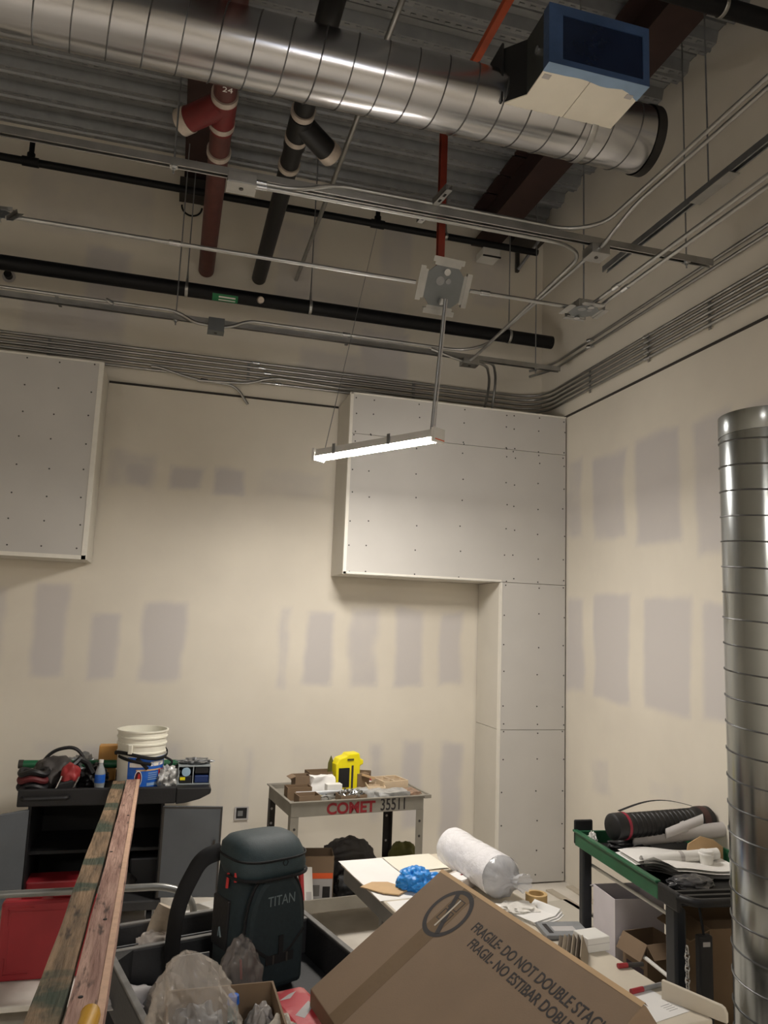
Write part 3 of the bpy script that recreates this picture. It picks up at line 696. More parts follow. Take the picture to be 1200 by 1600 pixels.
T = thing('pipe_stub', 'small black capped pipe stub poking from the back wall at far left', 'pipe')
p = at(13, 430, y=YB-.04)
MB().cyl((p.x, YB-.014, p.z), (p.x, YB-.07, p.z), .03, n=16).build('stub', ironblack, T, 40)
MB().cyl((p.x, YB-.013, p.z), (p.x, YB-.018, p.z), .05, n=20).build('escutcheon', greyp, T, 40)
T = thing('wall_sleeve', 'round cut sleeve in the back wall left of the red drain pipe', 'sleeve')
p = at(300, 322, y=YB-.03)
MB().tube([(p.x+.085*math.cos(a), YB-.02, p.z+.085*math.sin(a)) for a in [math.pi+math.pi*i/20 for i in range(21)]], .008, n=6).build('sleeve_rim', ironblack, T)
MB().lathe([(0, 0), (.08, 0), (.08, .006), (0, .006)], 24, Matrix.Translation((p.x, YB-.014, p.z)) @ rot(math.pi/2)).build('sleeve_plug', sheetside, T)
MB().box(p.x-.11, p.x+.11, YB-.25, YB-.014, p.z+.03, p.z+.13).build('clamp_block', legdark, T)
# ================================================================== LOWER PART
def softbox(w, d, h, amp=.012, seed=0, n=10, taper=0.):
    """crinkled rectangular bag or wrap, base at z=0"""
    bm = bmesh.new(); bmesh.ops.create_cube(bm, size=1); bmesh.ops.subdivide_edges(bm, edges=bm.edges[:], cuts=n, use_grid_fill=True); mb = MB(); o = Vector((seed*2.3, seed*1.1, seed))
    for v in bm.verts:
        p = v.co.copy(); z = p.z+.5; k = 1-taper*z
        q = Vector((p.x*w*k, p.y*d*k, z*h)); c = Vector((p.x, p.y, p.z*.8))
        r = 1-.10*max(0, c.length-.62)
        nz = noise.noise_vector(q*14+o)*amp+noise.noise_vector(q*38+o)*amp*.5
        q = Vector((q.x*r, q.y*r, q.z))+nz; q.z = max(0, q.z) if z < .95 else q.z
        v.co = q
    bm.verts.index_update(); mb.add([v.co.copy() for v in bm.verts], [tuple(v.index for v in f.verts) for f in bm.faces]); bm.free(); return mb
def rzof(a, b): return math.atan2(b[1]-a[1], b[0]-a[0])
def tray_walls(mb, x0, x1, y0, y1, z0, z1, t):
    return mb.box(x0, x1, y0, y0+t, z0, z1).box(x0, x1, y1-t, y1, z0, z1).box(x0, x0+t, y0+t, y1-t, z0, z1).box(x1-t, x1, y0+t, y1-t, z0, z1)
# ---------------------------------------------------------------- black cabinet cart
CZ = .89
C1 = thing('cabinet_cart', 'black plastic cabinet cart with open grey doors at the back wall', 'cart', (-.365, 5.93, 0))
yf, yb = -.33, .33
tray_walls(MB(), -.5, .5, yf, yb, CZ-.11, CZ, .03).box(-.47, .47, yf+.03, yb-.03, CZ-.11, CZ-.047).build('top_tray', black, C1, None, .008)
MB().prism([(.5, CZ-.115), (.56, CZ-.11), (.66, CZ-.085), (.73, CZ-.05), (.735, CZ-.02), (.72, CZ-.008), (.5, CZ-.008)], yf, yb).build('end_shelf', black, C1, None, .008)
MB().tube(fillet([(-.47, yf+.005, CZ-.055), (-.46, yf-.03, CZ-.055), (-.20, yf-.03, CZ-.05), (-.19, yf+.005, CZ-.05)], .02), .014, n=8).build('grip_rail', black, C1, 40)
MB().box(-.43, -.41, yf+.02, yb-.02, .14, CZ-.11).build('side_wall', black, C1)
MB().box(.41, .43, yf+.02, yb-.02, .14, CZ-.11).build('side_wall', black, C1)
MB().box(-.41, .41, yb-.04, yb-.02, .14, CZ-.11).build('back_wall', blackdeep, C1)
MB().box(-.45, .45, yf, yb-.02, .10, .165).build('base_shelf', rubber, C1, None, .01)
MB().box(-.41, .41, yf+.12, yb-.04, .45, .47).build('inner_shelf', blackdeep, C1)
for x in (-.38, .38):
    for y in (yf+.07, yb-.08): caster(C1, x, y, .045, .10)
def door(hx, ang, w, m=greydoor):
    M = Matrix.Translation((hx, yf+.005, 0)) @ rot(0, 0, ang)
    d = MB().box(0, w, -.012, .012, .18, CZ-.125, M).build('door', m, C1, None, .004)
    MB().box(.004, w-.004, -.0135, -.012, CZ-.137, CZ-.127, M).box(w-.012, w-.002, -.0137, -.012, .18, CZ-.127, M).box(.0, .014, -.0137, -.012, .18, CZ-.127, M).build('door_edge', legdark, d)
    MB().box(w-.05, w-.035, -.03, -.012, .45, .55, M).build('door_pull', legdark, d)
door(.42, math.radians(-8), .40)
door(-.425, math.radians(180+38), .40)
o = lambda px, py, z: at(px, py, z=z)
TZ = CZ-.045
# inside the cabinet
tag(setloc(MB().box(-.16, .16, -.1, .1, 0, .12).build('tool_case', redp, None, None, .012), (-.62, 5.80, .1655)), 'red tool case on the cabinet cart floor, left side', 'tool case')
tag(setloc(crumple(.14, .12, .16, .3, 2.5, 3, 4).build('tool_bundle', greybag, None, 60), (-.25, 5.84, .163)), 'dark bundle of tools in the middle of the cabinet cart', 'tools')
tag(setloc(MB().box(-.12, .12, -.1, .1, 0, .2).build('storage_bin', mat('dark_bin', (30, 31, 34), .5), None, None, .015), (-.10+.08, 5.95, .1655)), 'black storage bin deep inside the cabinet cart', 'bin')
tag(setloc(MB().cyl((-.25, 0, 0), (.25, 0, .0), .018, n=12).build('metal_bar', dullm, None, 40), (-.42, 5.76, .4885)), 'metal bar lying on the cabinet cart inner shelf', 'bar') if False else None
# on top: green pole
a, b = at(32, 1194, y=6.05), at(286, 1193, y=6.05)
T = thing('green_pole', 'green metal pole lying across the black cabinet cart', 'pole', (a.x, 6.05, a.z))
MB().cyl((0, 0, 0), (b.x-a.x, 0, b.z-a.z), .028, n=16).build('pole', greentube, T, 40)
MB().cyl((-.012, 0, 0), (.02, 0, 0), .03, n=16).build('pole_cap', legdark, T, 40)
# tool bags and tools
def lump(name, label, cat, px, py, z, s, m, seed, amp=.3, f=2.4, rz=0, y=None, sub=4, sharp=False):
    p = at(px, py, z=z) if y is None else at(px, py, y=y)
    return tag(setloc(crumple(*s, amp, f, sub, seed, True, sharp).build(name, m, None, 60), (p.x, p.y, z), rz), label, cat)
T = thing('tool_bag', 'open black tool bag at the left end of the black cart', 'bag', (-.70, 5.92, TZ))
crumple(.14, .16, .20, .25, 2.2, 4, 3).build('bag_body', greybag, T, 60)
MB().tube(fillet([(-.1, 0, .12), (-.02, 0, .24), (.14, .0, .27), (.22, 0, .14)], .08), .012, n=8).build('bag_handle', black, T, 40)
T = thing('hose_reel', 'dark coiled hose with red bands beside the tool bag', 'hose', (-.80, 5.76, TZ))
for k in range(3): MB().tube([(.07*math.cos(a_)*1.2, .055*math.sin(a_), .035+.045*k+.01*math.sin(3*a_)) for a_ in [2*math.pi*i/28 for i in range(29)]], .02, n=8, caps=False).build('hose_coil', [black, redp, black][k] if k != 1 else mat('dark_red_hose', (98, 34, 36), .6), T, 40)
p = at(108, 1222, y=5.72)
T = thing('cordless_tool', 'red and black cordless tool with wire bail on the black cart', 'tool', (p.x, 5.74, TZ), math.radians(12))
crumple(.06, .075, .13, .2, 1.8, 4, 8).build('tool_body', mat('tool_red', (150, 44, 46), .5, 0, .1), T, 60).location = (0, 0, .055)
MB().box(-.075, .045, -.075, -.01, .0, .085, rot(0, math.radians(-12), 0)).build('battery', black, T, None, .01)
MB().tube(fillet([(-.06, -.088, .12), (-.105, -.09, -.0), (.0, -.095, -.012+.015), (.05, -.09, .11)], .03), .006, n=6).build('wire_bail', chrome, T, 40)
MB().tube([(.01, .02, .16), (.06, .05, .20), (.11, .06, .17), (.15, .05, .10)], .022, n=8).build('handle', black, T, 40)
lump('cable_bundle', 'tangled black cables behind the water bottle', 'cables', 146, 1222, TZ, (.09, .10, .13), black, 5, .45, 3.4, 0, 5.95)
lump('pipe_wrench_pile', 'pile of small metal fittings behind the cordless tool', 'fittings', 128, 1205, TZ, (.12, .10, .17), dullm, 6, .5, 3.8, 0, 6.1)
# bottle
p = at(155, 1228, y=5.72)
T = thing('water_bottle', 'clear plastic water bottle with blue label on the black cart', 'bottle', (p.x, 5.72, TZ))
MB().lathe([(0, 0), (.033, .002), (.034, .02), (.031, .03), (.034, .045), (.034, .12), (.028, .145), (.014, .175), (.014, .19), (0, .19)], 20).build('bottle_body', mat('bottle_plastic', (190, 196, 198), .15, 0, .1, 20, alpha=.55), T, 60)
MB().lathe([(.0346, .06), (.0346, .115)], 20).build('label_band', labelblue, T, 60)
MB().cyl((0, 0, .19), (0, 0, .208), .0155, n=14).build('cap', white, T, 40)
# amber block
p = at(166, 1190, y=6.1)
T = thing('wood_block', 'amber wooden block standing behind the white bucket', 'block', (p.x+.0, 6.12, TZ))
MB().box(-.055, .075, -.05, .05, .12, .245).build('block', mat('amber_wood', (196, 144, 74), .5, 0, .1, 8), T, None, .006)
MB().box(-.05, .07, -.045, .045, 0, .12).build('stand', mat('amber_wood', (196, 144, 74)), T)
# bucket
p = at(216, 1235, y=5.80)
BX = p.x
T = thing('bucket', 'white bucket with blue label and black cords on the black cart', 'bucket', (BX, 5.84, TZ))
BR, BH = .172, .40
MB().lathe([(0, 0), (.150, 0), (.152, .01), (.162, BH-.16), (.168, BH-.155), (.168, BH-.145), (.163, BH-.14), (.164, BH-.10), (.171, BH-.098), (.171, BH-.088), (.165, BH-.085), (.166, BH-.055), (.173, BH-.052), (.173, BH-.042), (.167, BH-.04), (.168, BH-.012), (.176, BH-.01), (.176, BH), (.164, BH), (.160, BH-.1), (.148, .02), (0, .02)], 40).build('bucket_shell', bucketw, T, 40)
mb = MB(); n = 18; a0_, a1_ = math.radians(240), math.radians(352)
angs = [a0_+(a1_-a0_)*i/n for i in range(n+1)]
mb.add([((.1535+.0085*z/.24)*math.cos(t), (.1535+.0085*z/.24)*math.sin(t), z) for z in (.012, .225) for t in angs], [(i, i+1, n+2+i, n+1+i) for i in range(n)])
lb = mb.build('blue_label', labelblue, T, 60)
def on_bucket(t, z, r=.1545): r += .0085*z/.24; return (r*math.cos(t), r*math.sin(t), z)
def patch(nm, t0, t1, z0, z1, m, par, e=.001, k=6):
    mb = MB(); tt = [t0+(t1-t0)*i/k for i in range(k+1)]
    mb.add([on_bucket(t, z, .1535+e) for z in (z0, z1) for t in tt], [(i, i+1, k+2+i, k+1+i) for i in range(k)]); return mb.build(nm, m, par)
rad = math.radians
patch('label_title_band', rad(296), rad(340), .165, .195, paper, lb, .0016); patch('label_title_band', rad(245), rad(278), .16, .19, paper, lb, .0016)
patch('label_stripe', rad(262), rad(330), .135, .145, cardlight, lb, .0016)
for k in range(4): patch('label_lines', rad(292), rad(318), .075+.014*k, .081+.014*k, bluelight, lb, .0016)
patch('label_lines', rad(290), rad(330), .035, .055, bluelight, lb, .0016)
patch('label_picture', rad(322), rad(344), .075, .14, redpull, lb, .0018)
def oval(nm, t0, z0, rt, rz_, m, e):
    mb = MB(); pts = [on_bucket(t0+rt*math.cos(a_), z0+rz_*math.sin(a_), .1535+e) for a_ in [2*math.pi*i/20 for i in range(20)]]
    return mb.add(pts, [tuple(range(20))]).build(nm, m, lb)
oval('label_badge', rad(268), .085, .16, .055, paper, .0022); oval('label_badge', rad(268), .085, .135, .048, mat('badge_maroon', (70, 10, 24), .5), .003); oval('label_badge', rad(270), .08, .06, .04, redpull, .0038)
text_part('label_title', 'Clear', .034, labelblue, lb, basis(on_bucket(rad(300), .168, .1572), (-math.sin(rad(312)), math.cos(rad(312)), 0), (0, 0, 1)), .0004)
mb = MB().tube([on_bucket(t, .235+.02*math.sin(2*t), .170) for t in [2*math.pi*i/40 for i in range(41)]], (.012, .004), n=6, caps=False, flat=(0, 0, 1))
mb.tube([on_bucket(t, .25-.05*(t-rad(215))/rad(80)-.02, .172) for t in [rad(215)+rad(80)*i/14 for i in range(15)]], (.011, .003), n=6, flat=(0, 0, 1))
mb.tube([on_bucket(rad(262)+rad(26)*i/6, .225-.075*i/6, .165) for i in range(7)], (.012, .003), n=6, flat=(0, 0, 1)).build('black_cord_loops', webbing, T, 40)
MB().tube([(.165+.05*math.sin(math.pi*i/10), -.05, .21-.07*i/10) for i in range(11)], .008, n=8).build('cord_loop', webbing, T, 40)
MB().box(-.02, .01, -.185, -.168, BH-.15, BH-.09).build('handle_lug', bucketw, T, None, .004).rotation_euler = (0, 0, rad(-22))
# right end of the black cart
lump('plastic_bag', 'crinkled silver plastic bag right of the bucket', 'bag', 262, 1228, TZ, (.085, .07, .16), silver, 11, .35, 3.0, 0, 5.74, 4, True)
lump('black_pouch', 'small black pouch with yellow tag behind the silver bag', 'pouch', 274, 1222, TZ, (.07, .07, .14), black, 12, .25, 2.6, 0, 5.88)
T = thing('parts_organiser', 'grey parts organiser with blue compartments on the cart end shelf', 'organiser', (.24, 5.80, CZ-.0075))
MB().box(-.10, .12, -.10, .10, 0, .008).box(-.10, -.095, -.10, .10, .008, .12).box(.115, .12, -.10, .10, .008, .12).box(0, .006, -.10, .10, .008, .12).box(-.095, .115, .095, .10, .008, .13).box(-.10, .12, -.1, .1, .12, .126).build('shell', mat('organiser_grey', (150, 158, 160), .4, 0, .05), T)
MB().box(.015, .11, -.098, .08, .01, .06).build('blue_drawer', navy, T, None, .006)
MB().box(.015, .11, -.09, .08, .07, .115).build('drawer', black, T, None, .006)
MB().box(-.09, -.005, -.098, .07, .01, .06).build('drawer', black, T, None, .006)
MB().cyl((-.045, -.1, .085), (-.045, -.06, .085), .03, n=18).build('round_lid', mat('pale_blue_plastic', (150, 178, 198), .4), T, 40)
MB().box(-.085, -.05, -.1, -.098, .03, .05).build('yellow_tag', yellow, T)
lump('small_tools', 'loose hand tools lying on top of the parts organiser', 'tools', 305, 1195, CZ+.12, (.11, .06, .035), dullm, 14, .5, 4, 0, 5.80)

# ---------------------------------------------------------------- stack of white trim boards beside the cabinet cart
for k in range(4):
    o_ = MB().box(-.22, .30, -.07+.004*k, .07, 0, .022).build('trim_board', white, None, None, .003)
    tag(setloc(o_, (.36+.01*k, 5.72-.02*k, .0+.0225*k), .25+.06*k), ['bottom white trim board of the stack on the floor beside the cabinet cart', 'second white trim board up in the floor stack beside the cabinet cart', 'third white trim board up in the floor stack beside the cabinet cart', 'top white trim board of the floor stack beside the cabinet cart'][k], 'board', 'white trim boards on the floor')

# ---------------------------------------------------------------- grey lettered cart
GZ = .87; ga = rad(7.2)
G = thing('utility_cart', 'worn grey utility cart stencilled COMET 35511 against the back wall', 'cart', (1.297, 5.498, 0), ga)
gw, gd = .48, .29
tray_walls(MB(), -gw, gw, -gd, gd, GZ-.095, GZ, .01).box(-gw+.01, gw-.01, -gd+.01, gd-.01, GZ-.095, GZ-.03).build('top_tray', cartgrey, G, None, .003)
tray_walls(MB(), -gw-.014, gw+.055, -gd-.012, gd+.012, GZ-.006, GZ+.004, .016).box(gw+.0, gw+.055, -gd-.012, gd+.012, GZ-.02, GZ-.004).build('rim', cartgrey, G, None, .003)
tray_walls(MB(), -gw, gw, -gd, gd, .17, .255, .01).box(-gw+.01, gw-.01, -gd+.01, gd-.01, .17, .18).build('bottom_shelf', cartgrey, G, None, .003)
for sx in (-1, 1):
    for sy in (-1, 1):
        x, y = sx*(gw-.0), sy*(gd-.0)
        lg = MB().box(min(x, x-sx*.055), max(x, x-sx*.055), min(y, y-sy*.004), max(y, y-sy*.004), .255, GZ-.095).box(min(x, x-sx*.004), max(x, x-sx*.004), min(y-sy*.004, y-sy*.055), max(y-sy*.004, y-sy*.055), .255, GZ-.095)
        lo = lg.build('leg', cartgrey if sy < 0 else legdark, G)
        for z in (.70, .60, .42):
            MB().cyl((x-sx*.028, -gd-.0012 if sy < 0 else gd-.0045, z), (x-sx*.028, -gd+.001 if sy < 0 else gd-.003, z), .009, n=10).build('bolt_hole', legdark if sy < 0 else greyp, lo)
        caster(G, x-sx*.05, y-sy*.05, .055, .17)
text_part('stencil_lettering', 'COMET', .098, redstencil, G, basis((-.235, -gd-.0016, GZ-.086), (1, 0, 0), (0, 0, 1)), .0004, 1.04, bold=.035)
text_part('painted_number', '35511', .112, ink, G, basis((.15, -gd-.0016, GZ-.083), (1, 0, 0), (0, 0, 1)), .0004, .72, bold=.012)
FZ = GZ-.0295
def on_g(x, y, z=FZ): v = Matrix.Translation((1.297, 5.498, 0)) @ rot(0, 0, ga) @ Vector((x, y, z)); return tuple(v)
carton('small_carton', 'small brown carton with raised flap at the back of the grey cart', .115, .10, .125, on_g(-.30, .10), ga, card, .004, [('b', 70, .05), ('l', 20, .04)])
T = carton('small_carton', 'low open brown tray box at the front left of the grey cart', .15, .12, .06, on_g(-.345, -.205), ga, card, .004)
T = carton('small_carton', 'flat tan box behind the low tray box on the grey cart', .17, .10, .085, on_g(-.37, -.065), ga-.04, carddark, .004)
carton('parts_box', 'brown box heaped with bolts at the front of the grey cart', .19, .11, .05, on_g(-.035, -.215), ga, card, .004)
mb = MB()
for k in range(70):
    c = Vector((random.uniform(-.08, .08), random.uniform(-.045, .045), .03+random.uniform(0, .035))); d = Vector((random.uniform(-1, 1), random.uniform(-1, 1), random.uniform(-.4, .6))).normalized()*.014
    mb.cyl(c-d, c+d, .004, n=5).cyl(c+d, c+d*1.3, .008, n=6)
p = on_g(-.035, -.215)
o_ = setloc(mb.build('bolt_heap', chrome), (p[0], p[1], p[2]), ga); stuff(tag(o_, 'heap of shiny bolts in the front box of the grey cart', 'bolts'))
carton('parts_carton', 'brown carton with torn back edge behind the white paper bag', .20, .12, .13, on_g(-.13, .19), ga, carddark, .004)
T = thing('paper_bag', 'crumpled white paper bag on the grey cart', 'bag', on_g(-.17, .02), ga)
softbox(.19, .11, .125, .014, 21, 10, .15).build('bag_body', paper, T, 40)
T = thing('white_carton', 'small white printed box below the conduit offcut on the grey cart', 'box', on_g(-.12, -.06), ga)
MB().box(-.05, .06, -.04, .02, 0, .09).build('carton_body', white, T, None, .002); MB().box(-.0, .05, -.0412, -.04, .015, .05).build('printed_panel', ink, T)
T = thing('yellow_case', 'bright yellow plastic case with dark window on the grey cart', 'case', on_g(.05, .12), ga+.05)
MB().prism([(-.10, 0), (.085, 0), (.085, .175), (.11, .185), (.11, .215), (.085, .225), (.075, .265), (-.015, .262), (-.025, .245), (-.08, .23), (-.105, .19)], -.05, .05).build('case_body', yellow, T, None, .008)
MB().box(-.085, -.0, -.0545, -.05, .03, .165).build('dark_window', black, T, None, .003)
MB().box(.015, .03, -.054, -.05, .02, .18).build('latch_strip', legdark, T)
MB().box(-.02, .03, -.0545, -.05, .215, .228).build('small_print', olive, T)
T = thing('olive_flap', 'olive green folded card standing beside the yellow case', 'card', on_g(-.065, .15), ga)
MB().prism([(-.03, 0), (.03, 0), (.03, .17), (.0, .24), (-.02, .19)], -.004, .004).build('card_panel', olive, T)
MB().box(.026, .034, -.06, -.004, 0, .2).build('card_panel', mat('yellow_green', (170, 164, 30), .6), T)
p = on_g(-.40, -.11, GZ+.016); q = on_g(.12, -.13, GZ+.018)
T = thing('conduit_offcut', 'short pale conduit offcut lying across the grey cart', 'conduit', p)
MB().cyl((0, 0, 0), Vector(q)-Vector(p), .0125, n=14).build('tube', mat('pale_steel', (198, 200, 202), .35, .5), T, 40)
for nm, lab, x, y, s, m, sd in (('parts_bag', 'clear bag of small fittings in the middle of the grey cart', .10, -.10, (.10, .08, .06), silver, 31), ('parts_bag', 'clear bag of screws at the front right of the grey cart', .27, -.19, (.13, .075, .07), silver, 32), ('parts_bag', 'flat bag of brown washers at the right end of the grey cart', .41, -.16, (.08, .09, .05), mat('brown_bag', (142, 116, 96), .35, 0, .3, 30, .4), 33), ('parts_bag', 'bag of steel clips beside the low tray box', -.22, -.16, (.05, .05, .05), chrome, 34)):
    tag(setloc(softbox(s[0]*1.8, s[1]*1.8, s[2]*.75, .014, sd).build(nm, m, None, 40), on_g(x, y), ga), lab, 'bag')
def organiser(label, x, y, rz, w, d, nx, ny, h, tilt=0):
    T = thing('divider_tray', label, 'tray', on_g(x, y), ga+rz)
    mb = tray_walls(MB(), -w/2, w/2, -d/2, d/2, 0, h, .008).box(-w/2+.008, w/2-.008, -d/2+.008, d/2-.008, 0, .006)
    mb.build('tray_shell', tan, T, None, .002)
    for i in range(1, nx): MB().box(-w/2+w*i/nx-.004, -w/2+w*i/nx+.004, -d/2+.008, d/2-.008, .006, h-.004).build('divider', tan, T)
    for i in range(1, ny): MB().box(-w/2+.008, w/2-.008, -d/2+d*i/ny-.004, -d/2+d*i/ny+.004, .006, h-.008).build('divider', tan, T)
organiser('tan divider tray at the right end of the grey cart', .36, .04, .1, .20, .20, 2, 2, .085)
organiser('tan divider tray beside the red and white packet on the grey cart', .22, -.02, -.25, .13, .18, 1, 3, .06)
T = thing('packet', 'red and white packet at the back right of the grey cart', 'packet', on_g(.27, .16), ga+.4)
softbox(.19, .08, .05, .012, 41).build('packet_body', white, T, 40); softbox(.07, .083, .052, .010, 42).build('red_print', redp, T, 40)
carton('small_carton', 'narrow open carton tipped behind the divider trays', .14, .09, .11, on_g(.20, .215), ga-.5, carddark, .004)
T = thing('kraft_carton', 'brown carton with wood strips beside the yellow case', 'box', on_g(.16, .10), ga)
MB().box(-.045, .045, -.04, .04, 0, .12).build('carton_body', carddark, T, None, .002); MB().box(-.05, .05, -.06, -.045, .10, .115, rot(0, .3, 0)).build('strip', cardlight, T)
# bottom shelf load
SZ = .1805
T = carton('labelled_carton', 'open brown carton with orange and white label on the bottom shelf', .24, .20, .30, on_g(-.22, -.06, SZ), ga-.25, card, .005, [('f', 120, .11), ('l', 30, .10)])
MB().box(-.115, .115, -.1025, -.1, .03, .16).build('white_label', greyp, T); MB().box(-.115, .115, -.1035, -.1, .16, .195).build('orange_label_band', orange, T)
MB().box(.05, .10, -.1035, -.1025, .04, .11).build('label_print', ink, T); MB().box(-.10, .03, -.1035, -.1025, .05, .12).build('label_print', mat('grey_ink', (120, 116, 112), .8), T)
T = thing('white_carton', 'white box with red lettering leaning out over the bottom shelf edge', 'box', on_g(-.36, -.23, SZ+.01), ga+.5)
M = rot(rad(-18), rad(12), 0)
MB().box(-.06, .07, -.05, .05, .0, .24, M).build('carton_body', white, T, None, .004)
MB().box(-.045, -.02, -.052, -.05, .03, .2, M).build('red_lettering', redp, T); MB().box(.0, .05, -.052, -.05, .02, .09, M).build('grey_print', greyp, T)
lump('rubbish_bag', 'large dark grey bag slumped at the back of the bottom shelf', 'bag', 540, 1372, SZ, (.24, .13, .33), greybag, 51, .18, 1.8, 0, 5.62, 5, True)
lump('olive_bag', 'olive green bag at the right end of the bottom shelf', 'bag', 628, 1372, SZ, (.13, .13, .28), olive, 52, .25, 2.2, 0, 5.62, 4)
T = thing('yellow_box', 'yellow box partly hidden behind the drawing table edge', 'box', on_g(.14, -.19, SZ), ga)
MB().box(-.08, .12, -.05, .05, 0, .17).build('box_body', yellow, T, None, .006); MB().box(-.04, .04, -.052, -.05, .06, .09).build('print_band', legdark, T)
lump('cable_heap', 'black cable heap between the carton and the yellow box', 'cables', 545, 1400, SZ, (.10, .08, .18), black, 53, .35, 3, 0, 5.35)

# ---------------------------------------------------------------- green cart at the right wall
RZ = .85; ra = rad(-4.2)
RC = Vector((2.80, 3.78, 0)); RW, RL = .37, .55
Rm = Matrix.Translation(RC) @ rot(0, 0, ra)
R_ = thing('utility_cart', 'green and black service cart loaded with rolled drawings by the right wall', 'cart', tuple(RC), ra)
def on_r(x, y, z): return tuple(Rm @ Vector((x, y, z)))
MB().box(-RW, -RW+.016, -RL+.18, RL, RZ-.085, RZ).box(-RW-.012, -RW+.02, -RL+.18, RL+.01, RZ-.008, RZ+.006).build('side_rail', green, R_, None, .005)
MB().box(RW-.016, RW, -RL+.18, RL, RZ-.085, RZ).build('side_rail', green, R_, None, .004)
MB().box(-RW, RW, RL-.016, RL, RZ-.085, RZ).build('end_rail', green, R_, None, .004)
for x_ in (-RW-.004, RW-.02): MB().box(x_, x_+.024, -RL, -RL+.18, RZ-.085, RZ+.002).build('corner_section', black, R_, None, .01)
MB().tube(fillet([(-RW+.01, -RL+.02, RZ-.02), (-RW+.05, -RL-.06, RZ-.02), (RW-.05, -RL-.06, RZ-.02), (RW-.01, -RL+.02, RZ-.02)], .06), .02, n=10).build('push_handle', black, R_, 40)
MB().box(-RW+.016, RW-.016, -RL+.18, RL-.016, RZ-.085, RZ-.07).build('tray_floor', blackdeep, R_)
for y in (-RL+.03, -RL+.09, -RL+.15): MB().box(-RW+.02, RW-.02, y-.012, y+.012, RZ-.06, RZ-.035).build('tray_bar', black, R_, None, .004)
MB().box(-RW+.0, -RW+.12, RL, RL+.02, RZ-.08, RZ+.06).build('end_plate', black, R_, None, .008)
for sx in (-1, 1):
    for sy in (-1, 1):
        x = sx*(RW-.045); y = RL-.05 if sy > 0 else -RL+.10
        MB().box(x-(.03 if sx < 0 else .045), x+.03, y-(.03 if sy > 0 else .045), y+(.03 if sy > 0 else .045), .12, RZ-.085).build('post', mat('post_black', (26, 30, 36), .45, 0, .15), R_, None, .012)
        caster(R_, x, y, .055, .12)
MB().box(-RW+.02, RW-.02, -RL+.06, RL-.02, .16, .18).build('bottom_shelf', black, R_)
for pa_, pb_ in (((914, 1345), (1064, 1441)), ((916, 1422), (1067, 1544))):
    a_ = Rm.inverted() @ at(*pa_, x=2.56); b_ = Rm.inverted() @ at(*pb_, x=2.50)
    MB().cyl(a_, b_, .010, n=10).build('side_rod', white, R_, 40)
mb = MB()
for k in range(16): mb.tube([(-RW+.02+.012*math.cos(a_)*(1 if k % 2 else .25), -RL-.03+.012*math.cos(a_)*(.25 if k % 2 else 1), .62-.026*k+.019*math.sin(a_)) for a_ in [2*math.pi*i/10 for i in range(11)]], .0035, n=5, caps=False)
T = tag(setloc(mb.build('hanging_chain', chrome), tuple(RC), ra), 'short bright chain hanging beside the near post of the green cart', 'chain')
T = thing('power_strip', 'black power strip hanging at the near end of the green cart', 'power strip', on_r(-RW+.11, -RL-.025, .38), ra)
MB().box(-.035, .035, -.02, .02, -.09, .30).build('strip_body', black, T, None, .008)
MB().box(-.018, .018, -.0225, -.02, .255, .275).build('switch', greyp, T); MB().tube([(0, 0, .30), (-.01, 0, .36), (-.02, .0, .42)], .006, n=6).build('cord', webbing, T, 40)
# load on the green cart
a, b = at(955, 1292, z=.94), at(1108, 1279, z=.94)
dx = (b-a).normalized()
T = thing('drawing_tube', 'black ribbed drawing tube with red band and carry strap on the green cart', 'tube', tuple(a))
r_ = .075; L_ = (b-a).length
Mt = basis((0, 0, 0), dx, Vector((0, 0, 1)))
prof_ = [(0, 0), (r_*.8, 0), (r_*.97, .01), (r_, .03), (r_, .10), (r_*.93, .11)]
z = .11
while z < L_-.14: prof_ += [(r_*.93, z), (r_*.93, z+.02), (r_*.86, z+.024), (r_*.86, z+.03)]; z += .034
prof_ += [(r_*.95, L_-.12), (r_, L_-.11), (r_, L_-.02), (r_*.8, L_), (0, L_)]
MB().lathe(prof_, 28, Mt @ rot(0, math.pi/2, 0)).build('tube_body', black, T, 40)
MB().lathe([(r_*1.01, .075), (r_*1.03, .078), (r_*1.03, .092), (r_*1.01, .095)], 28, Mt @ rot(0, math.pi/2, 0)).build('red_band', mat('tube_red', (150, 36, 58), .5), T, 40)
MB().lathe([(r_*1.02, L_-.105), (r_*1.03, L_-.1), (r_*1.03, L_-.06), (r_*1.02, L_-.055)], 28, Mt @ rot(0, math.pi/2, 0)).build('end_collar', mat('collar_brown', (72, 46, 44), .6), T, 40)
MB().tube([dx*(.07+(L_-.2)*i/14)+Vector((0, .02, r_+.004+.045*math.sin(math.pi*i/14))) for i in range(15)], (.014, .002), n=6, flat=(0, 1, 0)).build('carry_strap', webbing, T, 40)
def roll(label, pa, pb, r, m=paper, z=None):
    pa, pb = Vector(pa), Vector(pb); d = (pb-pa).normalized(); T = thing('rolled_drawing', label, 'drawing roll', tuple(pa))
    Mt = basis((0, 0, 0), d, Vector((0, 0, 1)) if abs(d.z) < .9 else (1, 0, 0)); L = (pb-pa).length
    mb = MB()
    for k in range(2):
        n = 30; rr_ = [r*(1-.25*k)-.0006*i for i in range(n)]
    sp_ = [(r*(1-.45*i/60), 2*math.pi*2.4*i/60) for i in range(61)]
    mb.add([(0, q*math.cos(t), q*math.sin(t)) for q, t in sp_]+[(L, q*math.cos(t), q*math.sin(t)) for q, t in sp_], [(i, i+1, 62+i, 61+i) for i in range(60)], Mt)
    mb.build('paper_roll', m, T, 60)
    MB().cyl(d*(L*.5-.012), d*(L*.5+.012), r*1.015, n=20, caps=False).build('rubber_band', greyp, T)
    return T
tz = RZ-.07
